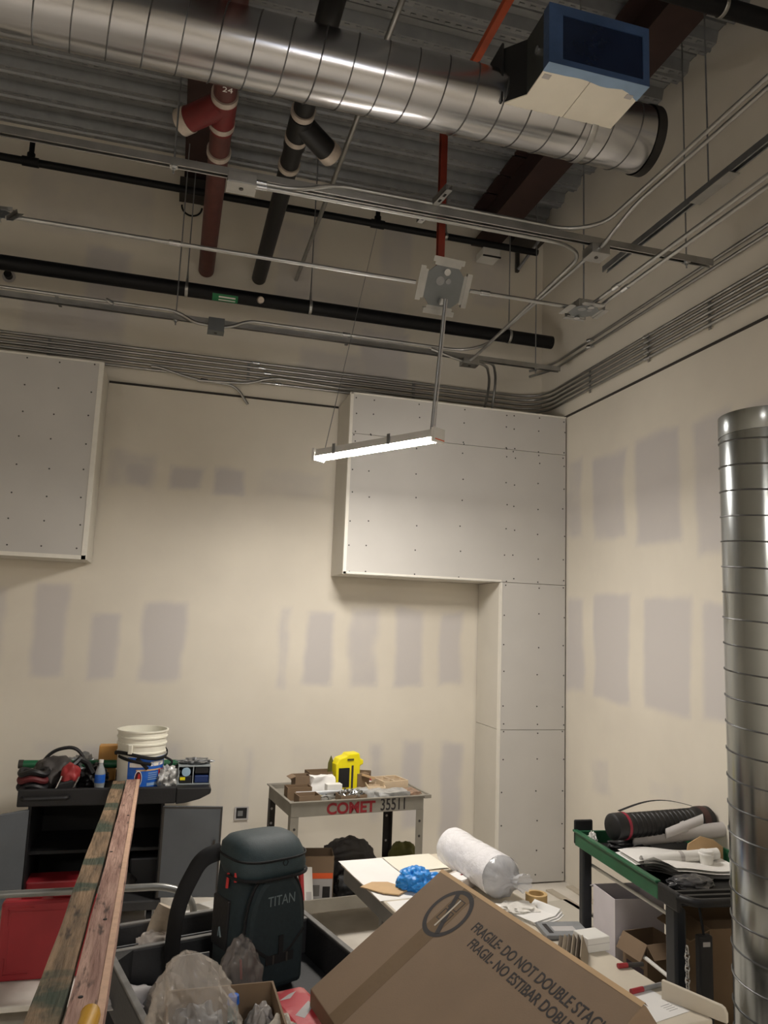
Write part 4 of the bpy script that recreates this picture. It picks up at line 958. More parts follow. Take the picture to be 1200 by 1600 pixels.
roll('thick rolled drawing leaning against the black drawing tube', at(985, 1312, z=.85), at(1130, 1296, z=.90), .045, greyp)
roll('white rolled drawing lying along the front of the paper pile', at(1003, 1345, z=.84), at(1120, 1334, z=.86), .032)
roll('loosely rolled drawing with its end lifted above the paper pile', at(1040, 1303, z=.90), at(1098, 1280, z=1.0), .03, greyp)
def sheetpaper(name, label, pts, m=paper, sag=.004, t=.0008, cat='paper'):
    """flat sheet through four corner points with a slight curl"""
    n = 8; P4 = [Vector(p) for p in pts]; mb = MB(); vs = []
    for s in (0, 1):
        for j in range(n+1):
            for i in range(n+1):
                u, v = i/n, j/n
                p = (P4[0]*(1-u)+P4[1]*u)*(1-v)+(P4[3]*(1-u)+P4[2]*u)*v
                vs.append(p+Vector((0, 0, sag*noise.noise(Vector((u*2.3+p.x, v*2.3+p.y, 3)))+s*t-min(P4[0].z, 1e9)*0)))
    k = (n+1)**2
    fs = [(s*k+j*(n+1)+i, s*k+j*(n+1)+i+1, s*k+(j+1)*(n+1)+i+1, s*k+(j+1)*(n+1)+i) for s in (0, 1) for j in range(n) for i in range(n)]
    o = Vector(pts[0]); mb.add([v-o for v in vs], fs)
    return tag(setloc(mb.build(name, m, None, 60), tuple(o)), label, cat)
T = thing('drawing_stack', 'stack of curled white drawing sheets on the green cart', 'paper', on_r(-.02, .02, tz+.002), ra)
for k in range(5):
    mb = MB(); n = 12; ox, oy = random.uniform(-.02, .02), random.uniform(-.02, .02)
    mb.add([(-.26+.52*i/n+ox, -.19+.38*j/n+oy, .012*k+.006+.07*max(0, 1-i/3)*max(0, 1-j/5)*(.6+.1*k)+.012*math.sin(i*.5)) for j in range(n+1) for i in range(n+1)], [(j*(n+1)+i, j*(n+1)+i+1, (j+1)*(n+1)+i+1, (j+1)*(n+1)+i) for j in range(n) for i in range(n)])
    mb.build('sheet', [paper, greyp, paper, paper, paper][k], T, 60)
cpos = on_r(.11, -.30, tz+.001)
cp_ = at(1104, 1357, z=.80)
T = thing('coffee_cup', 'white paper coffee cup with lid at the near end of the green cart', 'cup', (cp_.x, cp_.y, tz+.0005))
MB().lathe([(0, 0), (.028, 0), (.029, .003), (.038, .095), (0, .095)], 28).build('cup', white, T, 40)
MB().lathe([(.036, .09), (.0405, .09), (.041, .098), (.037, .101), (.036, .112), (.033, .114), (.0, .110)], 28).build('lid', paper, T, 40)
T = thing('cable_pouch', 'clear bag of black cables in the near end of the green cart tray', 'bag', on_r(-.12, -.26, tz), ra)
crumple(.12, .07, .06, .25, 3, 4, 61).build('bag_body', mat('dark_clear_bag', (70, 70, 72), .2, 0, .3, 20, .4), T, 60)
lump('white_fitting', 'small white plastic fitting at the far corner of the green cart', 'fitting', 925, 1297, tz, (.03, .03, .09), white, 62, .4, 4, 0, 4.22)
lump('glove', 'pair of black gloves under the drawing stack edge', 'gloves', 985, 1330, tz, (.12, .05, .06), black, 63, .35, 3, -.5)
T = thing('cardboard_tray', 'bent piece of tan cardboard at the right end of the green cart', 'cardboard', on_r(.22, .13, tz), ra)
MB().prism([(-.12, .0), (.12, 0), (.12, .08), (.06, .12), (-.02, .14), (-.1, .10)], -.003, .003).build('panel', cardlight, T); MB().box(-.12, .12, -.12, -.003, 0, .006).build('panel', card, T)
# lower shelf load
sz = .1805
carton('storage_carton', 'tall white carton with open top on the lower shelf of the green cart', .30, .26, .40, on_r(-.16, .30, sz), ra, mat('white_carton_board', (206, 200, 204), .7, 0, .04), .005, [('b', 25, .10)])
T = carton('printed_carton', 'brown carton with dark printing between the posts of the green cart', .20, .20, .26, on_r(-.18, .03, sz), ra+.15, card, .005, [('l', 60, .09), ('f', 40, .08)])
MB().box(-.1008, -.1, -.07, .07, .05, .13).build('dark_print', mat('purple_ink', (58, 44, 58), .7, 0, .4, 60), T)
carton('storage_carton', 'large brown carton behind the near post of the green cart', .42, .30, .44, on_r(.12, -.22, sz), ra, carddark, .006, [('l', 25, .12)])
lump('purple_cloth', 'dark purple cloth bundle on the lower shelf of the green cart', 'cloth', 930, 1455, .181, (.07, .07, .10), mat('purple_cloth', (52, 34, 56), .8, 0, .3), 64, .3, 3, 0, 4.12)
lump('crumpled_paper', 'crumpled pale paper on top of the large brown carton', 'paper', 1100, 1425, sz+.44, (.09, .06, .07), greyp, 65, .35, 3, 0, 3.5) if False else None

# ---------------------------------------------------------------- upright spiral duct
ztop = at(1143, 645, y=2.66).z
UR = .20
U = thing('spiral_duct', 'tall shiny spiral duct standing upright at the right edge', 'duct', (2.445, 2.66, 0))
MB().lathe([(UR-.002, 0), (UR, 0), (UR, ztop), (UR-.002, ztop), (UR-.002, 0)], 64).build('duct_body', vductm, U, 30)
pt = .108; N = int((ztop-.12)/pt*32)
MB().tube([((UR+.0015)*math.cos(-2*math.pi*i/32), (UR+.0015)*math.sin(-2*math.pi*i/32), .02+pt*i/32) for i in range(N)], .0035, n=5).build('spiral_seam', seamm, U)
MB().lathe([(UR+.002, ztop-.09), (UR+.003, ztop-.088), (UR+.003, ztop), (UR-.001, ztop)], 64).build('end_collar', vductm, U, 30)

# ---------------------------------------------------------------- drawing table
ta = rad(6.5); TW, TL, TT = .34, .985, .75
tc_ = Vector((1.345, 4.34, 0))+Vector((.113, -.994, 0))*TL
TM = Matrix.Translation(tc_) @ rot(0, 0, ta)
def on_t(x, y, z=TT): return tuple(TM @ Vector((x, y, z)))
TB = thing('work_table', 'long beige work table with grey frame covered in drawings', 'table', tuple(tc_), ta)
MB().box(-TW, TW, -TL, TL, TT-.022, TT).build('table_top', tabletop, TB, None, .006)
MB().box(-TW+.01, -TW+.03, -TL+.03, TL-.03, TT-.10, TT-.022).box(TW-.03, TW-.01, -TL+.03, TL-.03, TT-.10, TT-.022).box(-TW+.03, TW-.03, TL-.05, TL-.03, TT-.10, TT-.022).box(-TW+.03, TW-.03, -TL+.03, -TL+.05, TT-.10, TT-.022).build('apron', tableedge, TB)
for sx in (-1, 1):
    for sy in (-1, 1): MB().box(sx*(TW-.10)-.02, sx*(TW-.10)+.02, sy*(TL-.40)-.02, sy*(TL-.40)+.02, 0, TT-.022).build('leg', tableedge, TB, None, .004)
e_ = .0008
q = [on_t(-TW-.015, TL-.62, TT+.001), on_t(.05, TL-.62, TT+.001), on_t(.05, TL+.0, TT+.001), on_t(-TW-.015, TL+.0, TT+.001)]
sheetpaper('drawing_sheet', 'large white drawing sheet spread over the left side of the work table', q, paper, .003)
sheetpaper('drawing_sheet', 'cream lined sheet on the far end of the work table beside the roll', [on_t(-.10, TL-.27, TT+.005), on_t(.19, TL-.27, TT+.005), on_t(.19, TL-.01, TT+.005), on_t(-.10, TL-.01, TT+.005)], mat('cream_paper', (226, 222, 206), .8), .003)
sheetpaper('drawing_sheet', 'white sheet under the cardboard scrap reaching down the work table', [on_t(-.33, TL-1.1, TT+.001), on_t(.0, TL-1.1, TT+.001), on_t(.04, TL-.64, TT+.001), on_t(-.33, TL-.64, TT+.001)], paper, .003)
p = at(600, 1385, z=TT+.01)
T = thing('cardboard_scrap', 'flat brown cardboard scrap lying on the white drawing sheet', 'cardboard', (p.x, p.y, TT+.007), ta-.2)
slab(MB(), [(-.12, .0), (-.02, -.095), (.05, -.12), (.12, -.05), (.03, .06), (-.05, .065)], 0, .005).build('scrap', cardlight, T)
p = at(648, 1386, z=TT+.01)
T = thing('nitrile_glove', 'crumpled bright blue glove on the drawing table', 'glove', (p.x, p.y, TT+.006), .2)
crumple(.095, .085, .10, .22, 2.0, 5, 71, True, True).build('glove_palm', bluglove, T, 60)
for k, (fx, fy, an) in enumerate(((.07, -.02, -.5), (.09, .02, -.1), (.06, .06, .6))):
    d = Vector((math.cos(an), math.sin(an), 0)); MB().tube([Vector((fx, fy, .03))+d*(.022*i)+Vector((0, 0, .02*math.sin(i*.9)-.003*i)) for i in range(4)], (.016, .011), n=8).build('glove_finger', bluglove, T, 60)
p = at(690, 1385, z=TT+.03)
T = thing('small_carton', 'grey box with orange end beside the blue glove', 'box', (p.x+.05, p.y, TT+.006), ta+.55)
MB().box(-.05, .16, -.06, .06, 0, .055).build('carton_body', mat('warm_grey_card', (198, 188, 178), .6), T, None, .003)
MB().box(-.052, -.05, -.055, .055, .006, .05).build('orange_end', orange, T); MB().box(-.053, -.0521, -.04, .04, .024, .032).build('white_stripe', paper, T)
T = thing('printed_leaflet', 'white leaflet with red print on the grey box', 'paper', (p.x+.12, p.y+.04, TT+.0625), ta+.4)
MB().box(-.06, .08, -.05, .05, 0, .001).build('leaflet', paper, T); MB().box(.0, .05, -.0, .012, .001, .0014).build('red_print', redp, T)
# wrapped roll
ra_, rb_ = at(708, 1326, z=TT+.105), at(782, 1372, z=TT+.105)
d = Vector((rb_.x-ra_.x, rb_.y-ra_.y, 0)); L = d.length; d.normalize(); LR = .10
T = thing('wrapped_roll', 'fat white roll wrapped in clear plastic on the far table end', 'roll', (ra_.x, ra_.y, TT+LR+.012))
Mt = basis((0, 0, 0), d, Vector((0, 0, 1)))
n = 40; rings = 26; mb = MB()
for k in range(rings+1):
    x = L*k/rings
    for i in range(n):
        a_ = 2*math.pi*i/n; w_ = LR*(1+.05*noise.noise(Vector((x*9, math.cos(a_)*1.4, math.sin(a_)*1.4)))+.03*noise.noise(Vector((x*24, math.cos(a_)*3, math.sin(a_)*3))))
        mb.v.append(tuple(Mt @ Vector((x, w_*math.cos(a_), w_*math.sin(a_)))))
mb.f = [(k*n+i, k*n+(i+1) % n, (k+1)*n+(i+1) % n, (k+1)*n+i) for k in range(rings) for i in range(n)]+[tuple(range(n))]
mb.build('roll_wrap', clearw, T, 60)
mb = MB(); prf = [(LR*1.0, 0), (LR*.93, .02), (LR*.72, .05), (LR*.45, .062), (LR*.25, .07), (LR*.20, .078), (LR*.32, .095), (LR*.42, .115)]
for k, (q_, x) in enumerate(prf):
    for i in range(n):
        a_ = 2*math.pi*i/n; w_ = q_*(1+(.12 if k > 1 else .02)*math.sin(a_*9+k)+.08*noise.noise(Vector((k, math.cos(a_)*3, math.sin(a_)*3))))
        mb.v.append(tuple(Mt @ Vector((L+x, w_*math.cos(a_), w_*math.sin(a_)-.016*max(0, k-3)))))
mb.f = [(k*n+i, k*n+(i+1) % n, (k+1)*n+(i+1) % n, (k+1)*n+i) for k in range(len(prf)-1) for i in range(n)]
mb.build('gathered_end', mat('clear_gathered_film', (214, 214, 216), .15, 0, .1, 6, .5, 25, alpha=.6), T, 60)
MB().cyl(d*(L-.02), d*(L+.004), LR*.9, n=30).build('roll_end', mat('roll_grey_end', (150, 150, 156), .6, 0, .15, 30), T, 40)
# things along the right table edge
def tx(px, py, z=TT): return at(px, py, z=z)
p = tx(808, 1418, TT+.02)
lump('plastic_scrap', 'scrap of clear plastic film below the wrapped roll', 'plastic', 808, 1424, TT+.001, (.10, .07, .035), mat('milky_scrap', (226, 222, 214), .3, 0, .1, 10, .3), 81, .4, 3.4)
T = thing('tape_ring', 'roll of tan tape on the table behind the crumpled paper', 'tape', (tx(832, 1412).x+.02, tx(832, 1412).y, TT+.0005))
MB().lathe([(.036, 0), (.052, 0), (.052, .045), (.036, .045), (.036, 0)], 30).build('tape_roll', mat('tan_tape', (196, 164, 112), .4), T, 40)
T = thing('folded_paper', 'folded white paper with curled corner on the table edge', 'paper', (tx(838, 1432).x, tx(838, 1432).y, TT+.001), ta+.3)
for k in range(3): MB().prism([(-.10, .006*k), (.05, .006*k), (.09, .012+.01*k), (.085, .016+.01*k), (.05, .006*k+.003), (-.10, .006*k+.003)], -.09+.01*k, .08).build('fold', paper, T)
T = thing('flat_box', 'flat grey printed box on the table edge', 'box', (tx(880, 1458).x, tx(880, 1458).y, TT+.0005), ta-.25)
MB().box(-.10, .10, -.075, .075, 0, .02).build('box_body', mat('slate_print', (128, 130, 132), .5, 0, .1, 20), T, None, .003); MB().box(-.05, .05, -.03, .02, .02, .0206).build('pale_label', greyp, T); MB().box(-.08, -.06, -.05, .05, .02, .0206).build('dark_band', ink, T)
T = thing('white_carton', 'small plain white box on the table edge', 'box', (tx(924, 1480).x, tx(924, 1480).y, TT+.0005), ta)
MB().box(-.055, .055, -.05, .05, 0, .055).build('carton_body', white, T, None, .003); MB().box(-.055, .055, -.0505, -.05, .03, .032).build('lid_line', greyp, T)
T = thing('sample_book', 'fanned brown sample book leaning on the table', 'book', (tx(925, 1505).x-.02, tx(925, 1505).y, TT+.002), ta+.9)
for k in range(6): MB().box(-.12, .10, -.002, .002, 0, .07+.004*k, Matrix.Translation((.0, .008*k, 0)) @ rot(rad(-20-7*k))).build('leaf', mat('brown_page', (112, 100, 86), .7, 0, .1) if k % 2 else mat('tan_page', (150, 136, 116), .7), T)
for lab, px, py, rz_ in (('red and grey marker further up the table edge', 985, 1508, -.15), ('red capped marker nearer the camera on the table', 1010, 1544, .08)):
    p = tx(px, py, TT+.01); T = thing('marker_pen', lab, 'marker', (p.x, p.y, TT+.0105), ta+rz_)
    s_ = .055 if px < 1000 else .075
    MB().cyl((-s_, 0, 0), (-s_*.25, 0, 0), .0095, n=12).build('cap', redp, T, 40); MB().cyl((-s_*.25, 0, 0), (s_, 0, 0), .0085, n=12).build('barrel', legdark if px < 1000 else dullm, T, 40)
p = tx(1015, 1572)
T = thing('note_sheet', 'white note sheet near the lower right of the table', 'paper', (p.x, p.y, TT+.0005), ta+.15)
MB().box(-.10, .10, -.09, .09, 0, .0015).build('sheet', paper, T)
for k in range(4): MB().box(.03, .075, -.06+.012*k, -.0588+.012*k, .0015, .0018).build('written_line', ink, T)
pa = at(1035, 1560, z=TT+.001); pb = at(1128, 1596, z=TT+.0)
T = thing('upright_board', 'beige board with rounded corner standing on the near table end', 'board', (pa.x, pa.y, TT+.0005), rzof(pa, pb))
Lb = (Vector((pb.x, pb.y, 0))-Vector((pa.x, pa.y, 0))).length
MB().prism([(0, 0), (Lb+.02, 0), (Lb+.02, .03), (Lb+.012, .046), (Lb, .052), (.0, .065)], -.008, .008).build('board', tabletop, T, None, .003)

# ---------------------------------------------------------------- black two-bay tray cart in front
ka = rad(15); KC = Vector((.378, 2.93, 0)); KM = Matrix.Translation(KC) @ rot(0, 0, ka)
KW, KL, KZ = .425, .65, .80
def on_k(x, y, z): return tuple(KM @ Vector((x, y, z)))
K1 = thing('tray_cart', 'black rubber tray cart with two bays in the foreground', 'cart', tuple(KC), ka)
mb = tray_walls(MB(), -KW, KW, -KL, KL, KZ-.16, KZ, .028).box(-KW+.028, KW-.028, -KL+.028, KL-.028, KZ-.16, KZ-.14)
mb.build('tray_shell', rubber, K1, None, .01)
MB().box(-KW+.028, KW-.028, .385, .413, KZ-.14, KZ-.004).build('bay_divider', rubber, K1, None, .006)
dusty = mat('dusty_rubber_rim', (112, 110, 106), .7, 0, .25, 14)
tray_walls(MB(), -KW+.002, KW-.002, -KL+.002, KL-.002, KZ-.006, KZ+.003, .024).box(-KW+.026, KW-.026, .387, .411, KZ-.006, KZ+.001).build('worn_rim', dusty, K1, None, .003)
for (x, y, s) in ((-KW+.028, KL-.028, 1), (-KW+.028, .385, 1)):
    MB().add([(x, y, KZ-.14), (x+.07, y, KZ-.14), (x, y-.07, KZ-.14), (x, y, KZ-.003), (x+.07, y, KZ-.003), (x, y-.07, KZ-.003)], [(0, 1, 2), (3, 5, 4), (1, 4, 5, 2), (0, 3, 4, 1), (0, 2, 5, 3)]).build('corner_web', rubber, K1)
MB().cyl((-KW+.03, .50, KZ-.03), (KW-.03, .50, KZ-.03), .003, n=6).build('bay_wire', dullm, K1)
for sx in (-1, 1):
    for sy in (-1, 1):
        MB().box(sx*(KW-.06)-.04, sx*(KW-.06)+.04, sy*(KL-.09)-.04, sy*(KL-.09)+.04, .14, KZ-.16).build('post', rubber, K1, None, .01); caster(K1, sx*(KW-.06), sy*(KL-.09), .06, .14)
MB().box(-KW+.02, KW-.02, -KL+.03, KL-.03, .17, .21).build('lower_shelf', rubber, K1, None, .01)
kf = KZ-.1395
# contents
T = thing('gloves_bundle', 'pale leather glove standing in the rear bay of the tray cart', 'glove', on_k(-.22, .53, kf))
MB().tube([(0, 0, .0), (.01, 0, .10), (.03, .0, .17), (.055, .0, .225)], (.042, .015), n=10, flat=(1, 0, 0)).build('glove_cuff', mat('pale_leather', (196, 182, 162), .8, 0, .12, 30, .3), T, 50)
lump('white_rag', 'crumpled white rag in the rear bay of the tray cart', 'rag', 245, 1455, kf, (.10, .06, .15), mat('white_rag', (206, 196, 186), .85, 0, .1), 91, .2, 1.8, ka, 3.37, 5, True)
for lab, x, y, rz_, w in (('shiny bent steel bracket in the front bay of the tray cart', -.27, .16, .3, .10), ('upright steel cover plate in the front bay of the tray cart', -.14, .27, -.1, .12)):
    T = thing('steel_bracket', lab, 'bracket', on_k(x, y, kf), ka+rz_)
    if 'bent' in lab: MB().prism([(-.07, 0), (-.066, 0), (.0, .068), (.06, .0), (.064, .002), (.0, .075)], -.05, .05).build('bracket', chrome, T)
    else: MB().box(-.07, .07, -.003, .003, 0, .13).build('plate', dullm, T); MB().box(-.07, .07, .003, .05, 0, .004).build('foot', dullm, T)
lump('paper_litter', 'grey paper litter on the floor of the front bay', 'paper', 215, 1530, kf, (.13, .09, .035), greyp, 92, .4, 3, 0, 3.1)
lump('film_bag', 'grey plastic film bag left of the small open carton', 'bag', 262, 1545, kf, (.075, .10, .20), cleargrey, 93, .16, 1.7, 0, 2.83, 5, True)
lump('film_bag', 'grey plastic film bag between the backpack and the small open carton', 'bag', 376, 1520, kf, (.085, .07, .25), cleargrey, 94, .16, 1.7, .4, 2.98, 5, True)
# small carton with big plastic bag
pR, pL = at(427, 1532, z=.86), at(258, 1548, z=.86)
cw = (pR-pL).length; crz = rzof(pL, pR)
cc_ = (pR+pL)/2 + Vector((math.sin(crz), -math.cos(crz), 0))*.17
carton('small_carton', 'open brown carton in the tray cart holding a plastic bag', cw, .34, .86-kf-.001, (cc_.x, cc_.y, kf+.0005), crz, carddark, .007)
T = thing('plastic_bag', 'large crinkled clear plastic bag bulging out of the open carton', 'bag', (cc_.x-.075, cc_.y+.02, kf+.012), crz)
bm_ = MB(); n = 96; rings = 56
def ridge(v): return 1-abs(noise.noise(v))*2.2
for k in range(rings+1):
    t = k/rings; z = .36*t
    pr = .135*(1 if t < .3 else (max(0, math.cos((t-.3)/.7*math.pi/2)))**.6*.94+.06)
    lean = .07*max(0, t-.25)
    for i in range(n):
        a_ = 2*math.pi*i/n; c, s_ = math.cos(a_), math.sin(a_)
        q_ = Vector((c*1.1+.35*noise.noise(Vector((c*2, s_*2, z*8))), s_*1.1, z*6.5)); d_, _p = noise.voronoi(q_*1.5); d2, _p = noise.voronoi(q_*3.4+Vector((5, 1, 2)))
        w_ = pr*(1.04+.14*noise.noise(Vector((c*1.2, s_*1.2, z*6)))-.62*min(.55, d_[1]-d_[0])-.20*min(.5, d2[1]-d2[0]))
        bm_.v.append((w_*c*1.12-lean, w_*s_*.95, z+.012*noise.noise(Vector((c*2, s_*2, z*9)))))
bm_.f = [(k*n+i, k*n+(i+1) % n, (k+1)*n+(i+1) % n, (k+1)*n+i) for k in range(rings) for i in range(n)]+[tuple(range(rings*n, rings*n+n))]
bm_.build('bag_film', clear, T, 24)
crumple(.09, .08, .20, .3, 2.5, 4, 95).build('bag_contents', mat('grey_parts', (126, 132, 138), .5, 0, .25, 20), T, 60)
lump('white_cap_parts', 'crumpled white tissue at the right of the open carton', 'tissue', 440, 1590, kf+.01, (.07, .06, .17), mat('tissue', (200, 192, 178), .8, 0, .1, 30, .3), 96, .2, 2, 0, cc_.y-.02, 5, True)
T = thing('grey_fitting', 'grey knotted plastic packet in the open carton', 'packet', (cc_.x+.12, cc_.y+.08, kf+.0085))
crumple(.05, .045, .17, .18, 1.8, 5, 97, True, True).build('packet_body', mat('grey_packet', (150, 144, 138), .4, 0, .15, 20, .3), T, 60)
T = thing('blue_tube', 'blue capped tube standing in the open carton', 'tube', (cc_.x+.035, cc_.y+.10, kf+.0085))
MB().cyl((0, 0, 0), (0.0, .0, .165), .016, n=14).build('tube_body', mat('teal_tube', (60, 130, 140), .4), T, 40); MB().cyl((0, 0, .165), (0, 0, .19), .02, .017, n=14).build('tube_cap', labelblue, T, 40)
# red wrapped packet
p = at(470, 1560, z=.79)
T = thing('red_package', 'flat red plastic wrapped packet beside the large tilted carton', 'packet', (p.x-.005, p.y-.02, kf+.001), ka)
MB().box(-.075, .075, -.16, .14, 0, .115).build('packet_body', redpack, T, None, .02)
MB().add([(-.05, .06, .1155), (.0, .09, .1155), (.03, .1, .1155), (-.01, .06, .1155)], [(0, 1, 2, 3)]).add([(-.04, -.05, .1155), (.04, .02, .1155), (.04, -.02, .1155), (-.02, -.08, .1155)], [(0, 1, 2, 3)]).build('pale_print', greyp, T)

# ---------------------------------------------------------------- backpack
pa_ = rad(24); BP = Vector((.412, 3.17, kf))
T = thing('backpack', 'dark green backpack lettered TITAN standing in the tray cart', 'backpack', tuple(BP), pa_)
T.scale = (.95, .97, 1.05)
def loft(rings, n=40, e=3.2, cap=True):
    """rings: (z, halfwidth, y0, y1, dx)"""
    mb = MB()
    for (z, w, y0, y1, dx) in rings:
        yc, d = (y0+y1)/2, (y1-y0)/2
        for i in range(n):
            a_ = 2*math.pi*i/n; c, s = math.cos(a_), math.sin(a_)
            mb.v.append((dx+w*math.copysign(abs(c)**(2/e), c), yc+d*math.copysign(abs(s)**(2/e), s), z))
    R = len(rings)
    mb.f = [(k*n+i, k*n+(i+1) % n, (k+1)*n+(i+1) % n, (k+1)*n+i) for k in range(R-1) for i in range(n)]
    if cap: mb.f += [tuple(range(n-1, -1, -1)), tuple(range((R-1)*n, R*n))]
    return mb
loft([(0, .13, -.09, .09, 0), (.012, .155, -.115, .105, 0), (.05, .165, -.13, .112, 0), (.2, .165, -.125, .112, 0), (.34, .160, -.115, .112, 0), (.42, .155, -.105, .110, 0), (.46, .15, -.10, .108, 0), (.475, .13, -.08, .09, 0)]).build('pack_body', teal, T, 60)
lid = loft([(.405, .150, -.15, -.02, 0), (.415, .158, -.168, .09, 0), (.44, .162, -.172, .112, 0), (.475, .160, -.155, .114, 0), (.505, .152, -.12, .11, 0), (.525, .13, -.09, .09, 0), (.533, .09, -.05, .06, 0)]).build('top_lid', tealtop, T, 60)
MB().tube([(.163*math.copysign(abs(math.cos(a_))**.65, math.cos(a_)), -.026+.142*math.copysign(abs(math.sin(a_))**.65, math.sin(a_)), .472) for a_ in [2*math.pi*i/48 for i in range(49)]], .004, n=6, caps=False).build('lid_zip', webbing, lid)
MB().tube([(.165*math.copysign(abs(math.cos(a_))**.65, math.cos(a_)), -.028+.150*math.copysign(abs(math.sin(a_))**.65, math.sin(a_)), .412) for a_ in [math.pi+math.pi*i/30 for i in range(31)]], .006, n=6).build('lid_piping', webbing, lid)
MB().lathe([(.010, 0), (.013, 0), (.013, .002), (.010, .002)], 6, Matrix.Translation((.02, -.166, .46)) @ rot(math.pi/2)).build('lid_emblem', webbing, lid)
# front pocket with arched outline
def arch(w, h, t0=10):
    return [(-w, 0), (w, 0)] + [(w*math.cos(math.pi*i/t0*.5) if False else w*math.copysign(abs(math.cos(math.pi*i/(2*t0)))**.7, 1), h*.52+h*.48*math.sin(math.pi*i/(2*t0))**1.0) for i in range(t0+1)] + [(-w*abs(math.cos(math.pi*(t0-i)/(2*t0)))**.7, h*.52+h*.48*math.sin(math.pi*(t0-i)/(2*t0))) for i in range(1, t0+1)]
pk = MB().prism([(x, z+.035) for x, z in arch(.130, .385)], -.165, -.10).build('front_pocket', teal, T, None, .022)
ap = [(x*1.02, -.140, z+.035) for x, z in arch(.132, .39)]
MB().tube(fillet(ap[2:], .01, 2), .005, n=6).build('pocket_zip', webbing, pk)
text_part('pocket_lettering', 'TITAN', .048, greytext, T, basis((-.052, -.1662, .318), (1, 0, 0), (0, 0, 1)), .0004, .92)
mb = MB().tube([(-.12, -.168, .20), (-.05, -.168, .155), (.0, -.168, .135)], (.006, .002), n=6, flat=(0, 0, 1)).tube([(.12, -.168, .22), (.06, -.168, .165), (.0, -.168, .135)], (.006, .002), n=6, flat=(0, 0, 1))
mb.box(-.05, .075, -.170, -.166, .125, .155).box(.005, .025, -.172, -.166, .15, .215).build('compression_strap', webbing, T)
MB().box(-.022, -.014, -.1725, -.170, .125, .155).box(.04, .048, -.1725, -.170, .125, .155).build('strap_buckle', legdark, T)
MB().tube([(-.13, -.12, .15), (-.132, -.128, .12), (-.13, -.132, .09)], .006, n=6).tube([(-.155, -.085, .43), (-.158, -.09, .40)], .006, n=6).tube([(-.162, -.04, .42), (-.166, -.04, .37)], .006, n=6).build('zip_pull', redpull, T)
MB().tube([(.165, -.05, .40), (.17, -.06, .34), (.168, -.06, .27)], .007, n=6).build('side_cord', redpull, T)
mb = MB().tube(fillet([(-.12, .10, .46), (-.20, .12, .44), (-.285, .13, .30), (-.30, .13, .12), (-.27, .12, .01), (-.16, .10, .03)], .12), (.034, .011), n=10, flat=(1, -.3, .2))
mb.build('shoulder_strap', webbing, T, 50)
MB().box(-.168, -.150, -.06, .06, .16, .33).build('side_pocket', black, T, None, .006); MB().tube([(-.17, -.02, .20), (-.172, -.01, .23), (-.17, .0, .20)], .004, n=6).build('side_loop', greytext, T)
# ---------------------------------------------------------------- large tilted carton
X0, X1 = at(485, 1545, y=2.72), at(700, 1370, y=2.72)
by = rad(8)
BXM = Matrix.Translation((X0.x, 2.72, X0.z)) @ rot(0, 0, by)
bw, bh = (X1.x-X0.x), X1.z-X0.z
T = thing('carton', 'large tilted brown carton printed FRAGILE DO NOT DOUBLE STACK', 'box', M=BXM)
LBX = 1.05
sl = Vector((bw, 0, bh)).normalized(); nn = Vector((-sl.z, 0, sl.x))
MB().prism([(0, -.145), (.10, -.135), (bw+.13, bh-.16), (bw+.012, bh-.002), (bw, bh), (0, 0)], -LBX, 0).build('carton_body', card, T, None, .003)
o_ = Vector((bw, 0, bh))
MB().add([o_+nn*.0008-sl*.004, o_+nn*.0008+Vector((0, -LBX, 0))-sl*.004, o_+sl*.010+nn*.0005+Vector((0, -LBX, 0)), o_+sl*.010+nn*.0005, o_+sl*.012-nn*.014, o_+sl*.012-nn*.014+Vector((0, -LBX, 0))], [(0, 1, 2, 3), (3, 2, 5, 4)]).build('folded_edge', cardlight, T)
Mi = BXM.inverted(); nW = BXM.to_3x3() @ nn; oW = BXM @ Vector((0, 0, 0))
def on_box(px, py):
    dd = cf + cr*((px-600)/FPX) - cu*((py-800)/FPX); t = (oW-CAM).dot(nW)/dd.dot(nW); q = Mi @ (CAM+dd*t)
    return -q.y, q.dot(sl)         # along the lettering, up the slope
def bM(u, v, e=.0006): return basis(Vector((0, -u, 0))+sl*v+nn*e, (0, -1, 0), sl)
def tline(body, a, b, cap):
    u0, v0 = on_box(*a); u1, v1 = on_box(*b)
    c = bpy.data.curves.new('m', 'FONT'); c.body = body; c.size = 1; tt = bpy.data.objects.new('m', c); COL.objects.link(tt); bpy.context.view_layer.update(); wd = tt.dimensions.x; bpy.data.objects.remove(tt)
    size = cap/.7; sx = math.hypot(u1-u0, v1-v0)/(wd*size)
    M = bM(u0, v0) @ rot(0, 0, math.atan2(v1-v0, u1-u0)); return size, sx, M
for body, full, a, b in (('FRAGILE- DO NOT DOUBLE STA', 'FRAGILE- DO NOT DOUBLE STACK', (735, 1452), (917, 1600)), ('FRAGIL- NO ESTIBAR DOB', 'FRAGIL- NO ESTIBAR DOBLE', (729, 1477), (868, 1600))):
    u0, v0 = on_box(*a); u1, v1 = on_box(a[0]+11, a[1]-11)
    size, sx, M = tline(body, a, b, math.hypot(u1-u0, v1-v0)*1.08)
    text_part('printed_warning', full, size, ink, T, M, .0003, sx, bold=.012)
uc, vc = on_box(700, 1427)
Rr = .5*math.hypot(*[p-q for p, q in zip(on_box(740, 1401), on_box(662, 1453))])
mb = MB(); n = 48
for ri in (Rr, Rr*.83):
    mb.v += [tuple(bM(uc, vc, .0007) @ Vector((ri*math.cos(2*math.pi*i/n), ri*math.sin(2*math.pi*i/n), 0))) for i in range(n)]
mb.f = [(i, (i+1) % n, n+(i+1) % n, n+i) for i in range(n)]
mb.build('printed_ring', ink, T)
Ms = bM(uc, vc, .0009)
